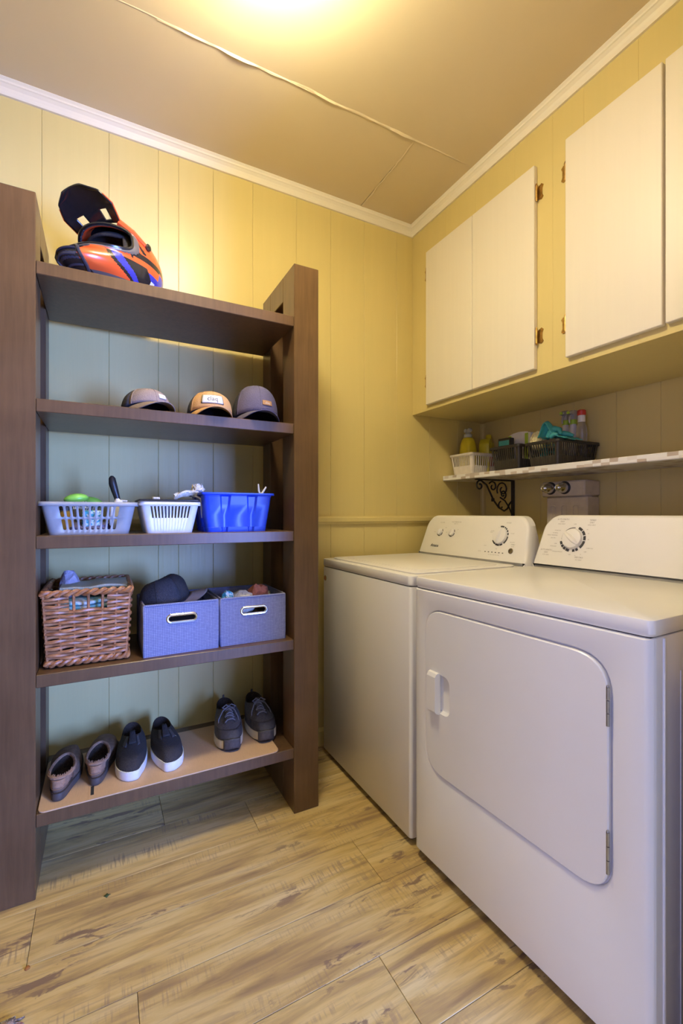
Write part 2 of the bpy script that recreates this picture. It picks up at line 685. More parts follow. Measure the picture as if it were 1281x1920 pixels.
def crown(name, pts):
    prof = [(-.0005, 0), (.009, 0), (.011, .013), (.014, .024), (.022, .032), (.026, .034), (.027, .040), (.034, .046), (.034, .05), (-.0005, .05)]
    return prof


def sweep(name, prof, path_fn, m, n):
    mb = MB()
    mb.rings([[path_fn(k, a, z) for a, z in prof] for k in range(n)], True, True, True)
    return struct(obj(name, mb, m, smooth=False))


XS = 1.482     # front plane of the built-in wall cabinet
cp = crown('', None)
zc = HC - .0475
sweep('trim_1', cp, lambda k, a, z: ((XL, YB - a, zc + z) if k == 0 else (XS - a * .999, YB - a, zc + z)), MAT['trim'], 2)
sweep('trim_2', cp, lambda k, a, z: ((XS - a, YN, zc + z) if k == 0 else (XS - a, YB - a * .999, zc + z)), MAT['trim'], 2)
rail = [(0, 0), (.012, .0), (.014, .008), (.020, .012), (.020, .03), (.014, .034), (.012, .04), (0, .04)]
sweep('trim_3', rail, lambda k, a, z: ((XL, YB - a, 1.069 + z) if k == 0 else (XR, YB - a, 1.069 + z)), MAT['wall'], 2)
base = [(0, 0), (.013, 0), (.013, .07), (.008, .085), (0, .085)]
sweep('baseboard_back', base, lambda k, a, z: ((XL, YB - a, z) if k == 0 else (XR, YB - a, z)), MAT['wall'], 2)
cor = [(0, 0), (0, -.022), (-.008, -.02), (-.016, -.015), (-.02, -.008), (-.022, 0)]
mb = MB()
mb.rings([[(XR + a, YB + b, z) for a, b in cor] for z in (.085, 1.07)])
mb.rings([[(XR + a, YB + b, z) for a, b in cor] for z in (1.11, 1.648)])
struct(obj('trim_5', mb, MAT['wall']))

# ceiling lamp (just above the frame)
lt = thing('ceiling_lamp', 'round glowing ceiling lamp with shallow white glass bowl over the middle of the room', 'lamp', (LAMP[0], LAMP[1], HC))
obj('lamp_base', MB().lathe([(.02, 0), (.125, 0), (.13, -.008), (.13, -.022), (.118, -.03), (.02, -.03)], 40), MAT['trim'], lt)
obj('lamp_shade', MB().lathe([(.002, -.112), (.110, -.112), (.122, -.116), (.122, -.124), (.112, -.142), (.090, -.158), (.058, -.170), (.026, -.176), (.002, -.177)], 40), MAT['lamp'], lt)
obj('finial', MB().lathe([(.001, -.1772), (.008, -.178), (.009, -.184), (.004, -.190), (.001, -.192)], 12), MAT['brass'], lt)

obj('stem', MB().lathe([(.004, -.0302), (.016, -.0302), (.012, -.045), (.007, -.06), (.007, -.105), (.020, -.1115), (.001, -.1118)], 16), MAT['brass'], lt)

# ------------------------------------------------------------------ built-in wall cabinet
cab = thing('wall_cabinet', 'yellow built-in wall cabinet with four flat cream doors above the washer and dryer', 'cabinet', (XS, YB, 1.651))


def lc(x0, x1, ya, yb, z0, z1, c=.001):
    return (x0 - XS, x1 - XS, ya - YB, yb - YB, z0 - 1.651, z1 - 1.651, c)


obj('carcass', MB().box(*lc(XS + .018, XR - .001, YN + .002, YB - .001, 1.662, HC - .001)), MAT['wall'], cab, smooth=False)
for a, b in ((YN + .002, .62), (.62, .82), (.82, 1.002), (1.002, 1.125), (1.125, 1.3), (1.3, 1.52), (1.52, 1.72), (1.72, YB - .001)):
    obj('face_board', MB().box(*lc(XS, XS + .018, a, b, 1.651, HC - .002, .0008)), MAT['wall'], cab, smooth=False)
obj('bottom_lip', MB().box(*lc(XS + .0185, XS + .045, YN + .004, YB - .003, 1.652, 1.6618, .001)), MAT['wall'], cab, smooth=False)
obj('bottom_panel', MB().box(*lc(XS + .046, XR - .003, YN + .004, YB - .003, 1.655, 1.6618, .001)), MAT['wall'], cab, smooth=False)


def cab_door(ya, yb, z0, z1, hinge_far, lean=0.0):
    M = T(0, ya - YB, z0 - 1.651)
    d = MB().box(-.020, -.0006, 0, yb - ya, 0, z1 - z0, .0022, M @ ROT(lean, 'Z'))
    o = obj('door', d, MAT['door'], cab, smooth=False)
    for zz in (z0 + .10, z1 - .13):
        ye = (yb if hinge_far else ya) - YB
        sg = 1 if hinge_far else -1
        h = MB()
        # barrel at the door edge and the shaped leaf screwed to the frame
        zl = zz - 1.651
        h.tube([(-.012, ye + sg * .005, zl - .004), (-.012, ye + sg * .005, zl + .05)], .0042, 8)
        h.tube([(-.012, ye + sg * .005, zl - .010), (-.012, ye + sg * .005, zl - .003)], [.002, .0046], 8)
        h.tube([(-.012, ye + sg * .005, zl + .05), (-.012, ye + sg * .005, zl + .058)], [.0046, .002], 8)
        poly = [(0, 0), (.016, -.006), (.024, .002), (.019, .012), (.019, .034), (.024, .046), (.016, .054), (0, .046)]
        h.rings([[(-x, ye + sg * (.004 + a), zl + b) for a, b in poly] for x in (.0006, .0035)])
        h.lathe([(.0005, 0), (.003, 0), (.0025, .0015), (.0005, .002)], 8, T(-.0035, ye + sg * .0165, zl + .006) @ ROT(R(-90), 'Y'))
        h.lathe([(.0005, 0), (.003, 0), (.0025, .0015), (.0005, .002)], 8, T(-.0035, ye + sg * .0165, zl + .042) @ ROT(R(-90), 'Y'))
        obj('hinge', h, MAT['brass'], o)
    return o


cab_door(1.5235, 1.850, 1.676, 2.456, True)
cab_door(1.192, 1.5205, 1.676, 2.456, False)
cab_door(.743, 1.060, 1.679, 2.458, True)
cab_door(.445, .736, 1.681, 2.46, False, R(-.6))

# ------------------------------------------------------------------ bookcase
BX0, BX1, BY0, BY1, BH = -.172, .632, 1.577, 1.948, 2.055
bk = thing('bookcase', 'tall dark espresso wood open bookcase with five shelves against the yellow wall', 'bookcase', (0, BY0, 0))


def bkb(name, x0, x1, ya, yb, z0, z1, c=.002):
    return obj(name, MB().box(x0, x1, ya - BY0, yb - BY0, z0, z1, c), MAT['wood'], bk, smooth=False)


for x0, x1, s in ((BX0 - .1, BX0, 1), (BX1, BX1 + .1, -1)):
    bkb('front_post', x0, x1, BY0, BY0 + .117, 0, BH)
    bkb('rear_post', x0, x1, BY1 - .1, BY1, 0, BH)
    bkb('top_rail', x0, x1, BY0 + .1175, BY1 - .1005, BH - .097, BH)
    bkb('bottom_rail', x0, x1, BY0 + .1175, BY1 - .1005, 0, .235)
    px = (x0 + .005, x0 + .045) if s > 0 else (x1 - .045, x1 - .005)
    bkb('side_panel', px[0], px[1], BY0 + .1176, BY1 - .1006, .2355, BH - .0975, .001)
SH = [.245, .651, 1.056, 1.457, 1.858]
for z in SH:
    bkb('shelf', BX0 + .0005, BX1 - .0005, BY0 + .002, BY1 - .002, z - .038, z, .0018)

# ------------------------------------------------------------------ plastic baskets


def basket(root, bw, bd, tw, td, h, nx, ny, rows, mat, frac=.55, rim=.006, r=.012, pill=False, th=.0022, rimdrop=.012, name='body', margin=.06, slot_sides=True):
    """tapered open basket; rows = list of (z0,z1) slot bands; nx, ny slots along the sides"""
    def ring(z, grow=0.0):
        t = z / h
        w, d = bw + (tw - bw) * t + 2 * grow, bd + (td - bd) * t + 2 * grow
        rr = r + grow
        pts = []
        for k, (sx, sy, a, n) in enumerate(((1, -1, -90, nx), (1, 1, 0, ny), (-1, 1, 90, nx), (-1, -1, 180, ny))):
            # corner then the straight side that leads to it
            L = (w if k % 2 == 0 else d) - 2 * rr
            ang = R(a)
            dirv = (-math.sin(ang), math.cos(ang))       # travelling direction before the corner
            cxx, cyy = sx * (w / 2 - rr), sy * (d / 2 - rr)
            st = (cxx + rr * math.cos(ang) - dirv[0] * L, cyy + rr * math.sin(ang) - dirv[1] * L)
            mg = margin * L
            step = (L - 2 * mg) / n
            pts.append(st)
            for i in range(n):
                s0 = mg + step * (i + (1 - frac) / 2)
                pts.append((st[0] + dirv[0] * s0, st[1] + dirv[1] * s0))
                s1 = s0 + step * frac
                pts.append((st[0] + dirv[0] * s1, st[1] + dirv[1] * s1))
            for i in range(4):
                t2 = ang + R(90) * i / 4
                pts.append((cxx + rr * math.cos(t2), cyy + rr * math.sin(t2)))
        return [(x, y, z) for x, y in pts]
    zs = [0] + [q for rw in rows for q in rw] + [h]
    slots = set()
    idx = 0
    for n in (nx, ny, nx, ny):
        idx += 1
        for i in range(n):
            slots.add(idx)
            idx += 2
        idx += 4
    mb = MB()
    rg = [ring(z) for z in zs]
    hole = lambda k, i: k % 2 == 1 and k < len(zs) - 1 and i in slots
    mb.rings(rg, True, True, False, skip=hole)
    if pill:
        n = len(rg[0])
        for k in range(1, len(zs) - 1, 2):
            for i in slots:
                A, B, Cc, D = (Vector(rg[k][i]), Vector(rg[k][(i + 1) % n]), Vector(rg[k + 1][(i + 1) % n]), Vector(rg[k + 1][i]))
                w, hh = (B - A).length, (D - A).length
                rad = w / 2
                bil = lambda u, v: A.lerp(B, u).lerp(D.lerp(Cc, u), v)
                for lo in (True, False):
                    pts = []
                    for q in range(7):
                        a = PI * q / 6
                        u = .5 - .5 * math.cos(a)
                        v = (rad - rad * math.sin(a)) / hh
                        pts.append(bil(u, v if lo else 1 - v))
                    for q in range(3):
                        mb.add([bil(0, 0 if lo else 1), pts[q], pts[q + 1]], [(0, 1, 2)])
                        mb.add([bil(1, 0 if lo else 1), pts[q + 3], pts[q + 4]], [(0, 1, 2)])
                    mb.add([bil(0, 0 if lo else 1), bil(1, 0 if lo else 1), pts[3]], [(0, 1, 2)])
    # a broad rolled rim
    mb.rings([ring(h, 0), ring(h, rim)], True, False, False)
    mb.rings([ring(h, rim), [(x, y, z - rimdrop) for x, y, z in ring(h, rim * 1.15)]], True, False, False)
    return obj(name, mb, mat, root, ang=30, solid=th, off=0)


def rim_tube(root, w, d, z, r, rad, mat, name='rim'):
    return obj(name, MB().tube([(x, y, z) for x, y in rrect(w, d, r, 5)], rad, 8, True), mat, root)


def lump(rx, ry, rz, seed, amp=.25, freq=3.0, n=3, M=None, mb=None, flat=True):
    """crumpled cloth: a sphere pushed about by folded noise"""
    bm = bmesh.new()
    bmesh.ops.create_icosphere(bm, subdivisions=n, radius=1)
    vs = []
    for v in bm.verts:
        p = v.co.copy()
        q = p * freq + Vector((seed * 7.1, seed * 3.3, seed))
        d = 1 + amp * (1 - 2.2 * abs(noise.noise(q))) + amp * .4 * noise.noise(q * 2.3)
        p = p * d
        vs.append((p.x * rx, p.y * ry, max(p.z, -.75) * rz if flat else p.z * rz))
    fs = [[v.index for v in f.verts] for f in bm.faces]
    bm.free()
    return (mb or MB()).add(vs, fs, M)


Z3 = SH[2] + .0006
# grey basket, two rows of ten pill-shaped holes
gb = thing('laundry_basket', 'grey plastic basket with two rows of rounded holes, at left on the third shelf', 'basket', (-.035, 1.735, Z3))
basket(gb, .222, .19, .262, .232, .100, 10, 7, [(.014, .048), (.054, .088)], MAT['grey_plastic'], .62, .007, .02, True, margin=.10)
# things inside it
def brush_oval(loc, rz, ry, label):
    t = thing('scrub_brush', label, 'brush', loc, rz, ry=ry)
    obj('handle', MB().lathe([(.001, -.014), (.022, -.012), (.034, -.004), (.036, .002), (.030, .010), (.016, .016), (.001, .018)], 28, Matrix.Diagonal((1, .62, 1, 1))), MAT['green'], t)
    mb = MB()
    rnd = random.Random(3)
    for i in range(40):
        a, q = rnd.uniform(0, 2 * PI), math.sqrt(rnd.random())
        x, y = .028 * q * math.cos(a), .017 * q * math.sin(a)
        mb.tube([(x, y, -.011), (x * 1.15, y * 1.15, -.032)], .0012, 4)
    b = obj('bristles', mb, MAT['cotton'], t)
    b['kind'] = 'stuff'
    return t


brush_oval((-.075, 1.70, Z3 + .112), .1, R(-8), 'lighter green oval brush lying on top in the grey basket')
brush_oval((-.030, 1.755, Z3 + .103), -.3, R(14), 'second green oval brush, lower, tucked behind the first one in the grey basket')
t = thing('dish_brush', 'black long-handled brush standing up out of the grey basket', 'brush', (.055, 1.72, Z3 + .045), 0, ry=R(-10))
obj('handle', MB().tube([(.006, 0, .03), (.004, 0, .05), (.002, 0, .07), (-.001, 0, .1), (-.003, 0, .125), (-.002, 0, .142), (-.001, 0, .15)], [.007, .0085, .009, .0115, .0125, .0105, .004], 14), MAT['black_plastic'], t)
obj('brush_head', MB().lathe([(.001, 0), (.018, .001), (.022, .008), (.019, .024), (.008, .036), (.001, .038)], 18), MAT['black_plastic'], t)
mb = MB()
for i in range(24):
    a = i * 2.4
    q = .018 * math.sqrt(i / 24)
    mb.tube([(q * math.cos(a), q * math.sin(a), .002), (q * 1.2 * math.cos(a), q * 1.2 * math.sin(a), -.024)], .0013, 4)
obj('bristles', mb, MAT['cotton'], t)['kind'] = 'stuff'
t = thing('sachet', 'crumpled white plastic sachet at the right end of the grey basket', 'packet', (.045, 1.66, Z3 + .055))
obj('wrapper', lump(.024, .012, .052, 4, .2, 2.4), MAT['bright_plastic'], t)
obj('tie', MB().tube([(-.01, .0, .046), (.01, .006, .052), (.028, .004, .051)], [.004, .003, .003], 6), MAT['cotton'], t)
t = thing('amber_jar', 'small amber jar seen through the left holes of the grey basket', 'jar', (-.105, 1.70, Z3 + .004))
obj('glass', MB().lathe([(.001, 0), (.022, .001), (.024, .008), (.024, .055), (.016, .066), (.016, .07), (.001, .07)], 20), MAT['amber'], t)
obj('lid', MB().lathe([(.018, .0705), (.0185, .082), (.015, .085), (.001, .085)], 20), MAT['black_plastic'], t)
t = thing('sponge', 'blue and white patterned sponge behind the middle holes of the grey basket', 'sponge', (-.03, 1.68, Z3 + .045))
obj('foam', MB().box(-.028, .028, -.012, .012, -.028, .03, .005), MAT['turq_print'], t)
obj('scouring_pad', MB().box(-.028, .028, .0125, .016, -.028, .03, .001), MAT['green'], t)
t = thing('dark_cloth', 'dark folded cloth at the bottom of the grey basket', 'cloth', (-.03, 1.735, Z3 + .016))
obj('cloth', lump(.085, .07, .022, 9, .15, 3), MAT['navy_cloth'], t)

# white slotted basket with rope
wb = thing('slotted_basket', 'white plastic basket with one row of tall slots, in the middle of the third shelf', 'basket', (.203, 1.733, Z3))
basket(wb, .146, .20, .186, .236, .103, 12, 12, [(.050, .090)], MAT['bright_plastic'], .52, .005, .015, margin=.06)
t = thing('picture_glass', 'thin sheet of glass with dark edge lying across the white slotted basket', 'glass sheet', (.200, 1.712, Z3 + .1062))
g = NT('sheet_glass')
g.set(Transmission_Weight=.75, Roughness=.04)
g.col((.75, .80, .84))
obj('sheet', MB().box(-.093, .09, -.1, .1, .0012, .0052, .0008), g.m, t)
obj('edge_seal', MB().tube([(x, y, .0032) for x, y in rrect(.188, .205, .004, 3)], .0030, 6, True), MAT['black_plastic'], t)
t = thing('white_eraser', 'small white block lying on the glass sheet', 'block', (.163, 1.675, Z3 + .1125))
obj('block', MB().prism(rrect(.024, .014, .005), 0, .009, .002), MAT['cotton'], t)
t = thing('cotton_rope', 'bundle of white cotton rope hanging over the white basket beside the blue bin', 'rope', (.27, 1.69, Z3 + .1125))
mb = MB()
rnd = random.Random(8)
for k in range(9):
    pts = []
    ph = rnd.uniform(0, 6)
    for i in range(16):
        u = i / 15
        pts.append((-.045 + .075 * u + .004 * math.sin(9 * u + ph), .014 * math.sin(5 * u + ph) + rnd.uniform(-.002, .002), .010 + .014 * math.sin(PI * u) + .006 * math.cos(7 * u + ph) + (.012 * ss(.6, 1, u))))
    mb.tube(pts, .0058, 6)
obj('strands', mb, MAT['cotton'], t)
mb = MB()
for k in range(11):
    a = k * 2.4
    pts = [(.028, 0, .022), (.034 + .004 * math.cos(a), .006 * math.sin(a), .034), (.032 + .018 * math.cos(a), .016 * math.sin(a), .044 + .008 * math.sin(k)), (.036 + .020 * math.cos(a), .018 * math.sin(a), .036)]
    mb.tube(pts, [.006, .0085, .0095, .006], 6)
obj('loops', mb, MAT['cotton'], t)
mb = MB()
for k in range(3):
    mb.tube([(.024 + .004 * k, -.006 + .004 * k, .016), (.043 + .001 * k, -.010 + .004 * k, .006), (.045, -.012 + .004 * k, -.02), (.0445 + .0014 * k, -.012 + .003 * k, -.04 - .012 * k)], [.0042, .0042, .004, .002], 6)
obj('hanging_end', mb, MAT['cotton'], t)

# blue bin
bb = thing('storage_bin', 'bright blue plastic bin with upright ribs, at right on the third shelf', 'bin', (.434, 1.735, Z3))


def bluebin():
    h = .138

    def ring(z, grow=0.0):
        t = z / h
        w, d = .212 + .036 * t + 2 * grow, .215 + .03 * t + 2 * grow
        pts = []
        for x, y in ((-.5, -.5), (-.18, -.5), (-.165, -.47), (.155, -.47), (.17, -.5), (.5, -.5), (.5, -.18), (.47, -.165), (.47, .165), (.5, .18), (.5, .5), (.18, .5), (.165, .47), (-.165, .47), (-.18, .5), (-.5, .5), (-.5, .18), (-.47, .165), (-.47, -.165), (-.5, -.18)):
            pass
        rows = []
        r = .016

        def side(n0, n1):
            pass
        cs = [(1, -1, -90), (1, 1, 0), (-1, 1, 90), (-1, -1, 180)]
        for k, (sx, sy, a) in enumerate(cs):
            ang = R(a)
            nrm = (math.cos(ang), math.sin(ang))
            dr = (-math.sin(ang), math.cos(ang))
            L = (w if k % 2 == 0 else d)
            D = (d if k % 2 == 0 else w)
            # raised side centre: two flutes taper toward the base
            for u, dp in ((-.5 + .07, 0), (-.28, 0), (-.25, 1), (-.20 + .06 * t, 1), (-.17 + .06 * t, 0), (.17 - .06 * t, 0), (.20 - .06 * t, 1), (.25, 1), (.28, 0), (.43, 0)):
                o = D / 2 - .007 * dp * (1 if grow == 0 else 0)
                rows.append((nrm[0] * o + dr[0] * u * L, nrm[1] * o + dr[1] * u * L))
            for i in range(1, 4):
                t2 = ang + R(90) * i / 4
                rows.append((sx * (w / 2 - r) + r * math.cos(t2), sy * (d / 2 - r) + r * math.sin(t2)))
        return [(x, y, z) for x, y in rows]
    mb = MB()
    mb.rings([ring(0), ring(.016), ring(.017, -.0006), ring(.06), ring(.1), ring(h - .012), ring(h - .011, .001), ring(h)], True, True, False)
    mb.rings([ring(h), ring(h, .008), [(x, y, z - .007) for x, y, z in ring(h, .009)]], True, False, False)
    return mb


obj('body', bluebin(), MAT['blue_plastic'], bb, ang=30, solid=.0024, off=0)
t = thing('clothes_peg', 'white plastic clothes peg clipped on the right rim of the blue bin', 'peg', (.52, 1.628, Z3 + .112))
for s in (-1, 1):
    obj('arm', MB().tube([(-.003 * s + .004, 0, 0), (.003 * s + .004, 0, .026), (.010 * s + .004 if s > 0 else -.004, 0, .036), (.024 if s > 0 else -.006, 0, .052 if s > 0 else .062)], [.003, .004, .004, .0028], 8, M=T(-.004, 0, 0)), MAT['white_rubber'], t)
obj('spring', MB().tube([(.0 + .008 * math.cos(a), .002 * math.sin(a * 3), .034 + .006 * math.sin(a)) for a in [k * PI / 6 for k in range(9)]], .0013, 6), MAT['steel'], t)

# ------------------------------------------------------------------ fourth shelf down
Z4 = SH[1] + .0006
wk = thing('wicker_basket', 'brown willow wicker basket with cut-out handle, at left on the fourth shelf', 'basket', (-.039, 1.765, Z4 + .0066))


def wpath(z, off, ph, n_s=7, amp=.0042):
    h = .222
    t = z / h
    w, d = .216 + .022 * t + off, .275 + .03 * t + off
    P = []
    NX, NY = 6, 7
    cor = [(-w / 2, -d / 2), (w / 2, -d / 2), (w / 2, d / 2), (-w / 2, d / 2)]
    cnt = 0
    for k in range(4):
        a, b = Vector(cor[k]), Vector(cor[(k + 1) % 4])
        n = NX if k % 2 == 0 else NY
        e = (b - a).normalized()
        nr = Vector((e.y, -e.x))
        for i in range(n * 3):
            u = i / (n * 3)
            q = a.lerp(b, u)
            s = math.sin(PI * (cnt / 3.0) + ph) * amp
            if i == 0:
                s = -.002
            P.append((q.x + nr.x * s, q.y + nr.y * s, z))
            cnt += 1
    return P, NX, NY


rows = 19
for k in range(rows):
    z = .010 + k * .0108
    pts, NX, NY = wpath(z, 0, PI * (k % 2))
    pts = [(x, y, zz + .0016 * math.sin(x * 60 + k) + .0012 * math.sin(y * 50 + 2 * k)) for x, y, zz in pts]
    if k >= rows - 4:
        # handle opening in the middle of front and back
        g0, g1 = 5, 13
        n = len(pts)
        fb = 18 + 21
        seg1 = pts[g1:fb + g0 + 1]
        seg2 = pts[fb + g1:] + pts[:g0 + 1]
        for sg in (seg1, seg2):
            obj('weaver', MB().tube(sg, .0054, 6), MAT['wicker'], wk)
    else:
        obj('weaver', MB().tube(pts, .0056, 6, True), MAT['wicker'], wk)
p0, NX, NY = wpath(0, 0, 0, amp=0)
p1, _, _ = wpath(.222, 0, 0, amp=0)
for i in range(0, len(p0), 3):
    a, b = Vector(p0[i]), Vector(p1[i])
    obj('stake', MB().tube([a, a.lerp(b, .5), b], .0042, 6), MAT['wicker'], wk)
for zz, rr, nm in ((.220, .0062, 'rim'), (.006, .0062, 'foot_braid')):
    for s in (0, 1):
        q, _, _ = wpath(zz, .004, 0, amp=0)
        # finer path with a twist so that the two rods wind round each other
        F = []
        for i in range(len(q)):
            a, b = Vector(q[i]), Vector(q[(i + 1) % len(q)])
            for m in range(4):
                F.append(a.lerp(b, m / 4))
        ct = Vector((0, 0, zz))
        P = []
        for i, p in enumerate(F):
            ph = i * .42 + PI * s
            d = (p - ct).normalized()
            P.append(p + d * (.0052 * math.cos(ph)) + Vector((0, 0, .0058 * math.sin(ph))))
        obj(nm, MB().tube(P, rr, 6, True), MAT['wicker'], wk)
obj('base', MB().box(-.108, .108, -.134, .134, .002, .008, .001), MAT['wicker_dark'], wk, smooth=False)


def folded(w, d, h, layers, seed):
    mb = MB()
    for k in range(layers):
        z0 = k * h / layers

        def fn(u, v, z0=z0):
            a = 2 * PI * v
            c, s = math.cos(a), math.sin(a)
            y = d / 2 * (abs(c) ** .5) * (1 if c > 0 else -1)
            z = h / layers * .5 * (abs(s) ** .6) * (1 if s > 0 else -1)
            x = (u - .5) * w
            return (x, y + .004 * noise.noise((x * 18, y * 15, seed + k)), z0 + h / layers * .5 + z + .009 * noise.noise((x * 16, y * 14, seed)))
        mb.grid(fn, 14, 20)
    return mb


t = thing('folded_towel', 'pale green towel folded flat on top in the wicker basket', 'towel', (-.022, 1.775, Z4 + .206))
obj('cloth', folded(.195, .21, .030, 2, 3), MAT['pale_blue'], t)
t = thing('lilac_cloth', 'lilac cloth rolled upright at the back left corner of the wicker basket', 'cloth', (-.100, 1.80, Z4 + .215))
obj('roll', lump(.030, .034, .056, 6, .16, 1.8), MAT['lilac'], t)
t = thing('printed_cloth', 'turquoise and white printed cloth showing through the handle hole of the wicker basket', 'cloth', (-.04, 1.682, Z4 + .150))
obj('cloth', folded(.18, .07, .044, 3, 5), MAT['green_print'], t)
t = thing('yellow_cloth', 'pale yellow cloth beneath the towel in the wicker basket', 'cloth', (-.03, 1.81, Z4 + .140))
obj('cloth', folded(.185, .13, .05, 3, 8), MAT['yellow_print'], t)


def fabric_bin(name, label, loc, rz=0.0):
    r = thing(name, label, 'bin', loc, rz, 'blue woven fabric bins with metal grommet handles')
    w, d, h, th = .238, .245, .168, .005
    # front with a stadium hole
    hw, hh, zc = .034, .0085, .118
    mb = MB()

    def stad(n=24, gx=0.0):
        pts = []
        for i in range(n):
            a = 2 * PI * i / n
            c, s = math.cos(a), math.sin(a)
            pts.append(((hw if c > 0 else -hw) + (hh + gx) * c, zc + (hh + gx) * s))
        return pts
    st = stad()
    out = []
    for x, z in st:
        dx, dz = x, z - zc
        k = min((w / 2) / abs(dx) if abs(dx) > 1e-6 else 1e9, ((h - zc) if dz > 0 else zc) / abs(dz) if abs(dz) > 1e-6 else 1e9)
        out.append((dx * k, zc + dz * k))
    corners = [(-w / 2, 0), (w / 2, 0), (w / 2, h), (-w / 2, h)]
    for cxx, cz in corners:          # snap the nearest spoke to each corner
        j = min(range(len(out)), key=lambda q: (out[q][0] - cxx) ** 2 + (out[q][1] - cz) ** 2)
        out[j] = (cxx, cz)
    for yy in (-d / 2, -d / 2 + th):
        n = len(st)
        mb.add([(x, yy, z) for x, z in st] + [(x, yy, z) for x, z in out], [(i, (i + 1) % n, n + (i + 1) % n, n + i) for i in range(n)])
    mb.rings([[(x, yy, z) for x, z in st] for yy in (-d / 2, -d / 2 + th)], True, False, False)
    obj('front_panel', mb, MAT['weave'], r, smooth=False)
    sides = MB()

    def bow(u, v):
        return .003 * math.sin(PI * u) * math.sin(PI * v)
    sides.grid(lambda u, v: (w / 2 + bow(u, v), -d / 2 + .0006 + u * (d - .0006), v * h), 6, 4)
    sides.grid(lambda u, v: (-w / 2 - bow(u, v), -d / 2 + .0006 + u * (d - .0006), v * h), 6, 4)
    sides.grid(lambda u, v: (-w / 2 + u * w, d / 2, v * h), 6, 4)
    obj('side_walls', sides, [MAT['weave']], r, solid=th, off=0)
    obj('base', MB().box(-w / 2 + .001, w / 2 - .001, -d / 2 + .006, d / 2 - .001, 0, .004), MAT['bin_lining'], r, smooth=False)
    obj('piping', MB().tube([(x, y, h) for x, y in rrect(w, d - .002, .006, 3)], .0034, 6, True), MAT['weave'], r)
    gm = MB()
    prof = [(.0002, -.0022), (.002, -.0036), (.006, -.0036), (.0085, -.0012), (.0085, .0), (0, 0)]
    R2 = []
    for gx, yy in prof:
        R2.append([(x, -d / 2 + yy, z) for x, z in stad(36, gx)])
    gm.rings(R2 + [R2[0]], True, False, False)
    obj('grommet', gm, MAT['chrome'], r)
    return r


fabric_bin('fabric_bin', 'blue woven fabric bin holding the dark cap, in the middle of the fourth shelf', (.236, 1.725, Z4), R(1))
fabric_bin('fabric_bin', 'blue woven fabric bin with orange and turquoise cloths, right end of the fourth shelf', (.489, 1.733, Z4))
t = thing('turquoise_cloth', 'turquoise patterned cloth at the left front of the right fabric bin', 'cloth', (.405, 1.665, Z4 + .148))
obj('cloth', lump(.024, .02, .034, 3, .25, 2.2), MAT['turq_print'], t)
t = thing('white_cloth', 'crumpled off-white cloth in the middle of the right fabric bin', 'cloth', (.465, 1.68, Z4 + .135))
obj('cloth', lump(.042, .05, .040, 5, .25, 2.2), MAT['cotton'], t)
t = thing('orange_cloth', 'faded orange cloth at the right in the right fabric bin', 'cloth', (.532, 1.70, Z4 + .148))
obj('cloth', lump(.036, .032, .040, 12, .35, 2.0), MAT['orange_cloth'], t)
t = thing('fleece_ball', 'fluffy pale yarn ball in the far right corner of the right fabric bin', 'yarn ball', (.562, 1.735, Z4 + .14))
obj('yarn', lump(.024, .028, .032, 21, .5, 6), MAT['sponge'], t)
t = thing('brown_cloth', 'dark brown cloth lying under the other cloths in the right fabric bin', 'cloth', (.49, 1.75, Z4 + .06))
obj('cloth', lump(.09, .09, .065, 31, .12, 3), MAT['brown_dark'], t)

# ------------------------------------------------------------------ caps


def text_mesh(s, size, shear=0.0, bold=0.0, align='CENTER', res=2, space=1.0):
    cu = bpy.data.curves.new('txt', 'FONT')
    cu.body = s
    cu.size = size
    cu.shear = shear
    cu.offset = bold
    cu.align_x = align
    cu.align_y = 'CENTER'
    cu.resolution_u = res
    cu.space_character = space
    o = bpy.data.objects.new('txt', cu)
    COL.objects.link(o)
    dg = bpy.context.evaluated_depsgraph_get()
    dg.update()
    me = bpy.data.meshes.new_from_object(o.evaluated_get(dg))
    vs = [v.co.copy() for v in me.vertices]
    fs = [list(p.vertices) for p in me.polygons]
    bpy.data.objects.remove(o, do_unlink=True)
    bpy.data.curves.remove(cu)
    bpy.data.meshes.remove(me)
    return vs, fs


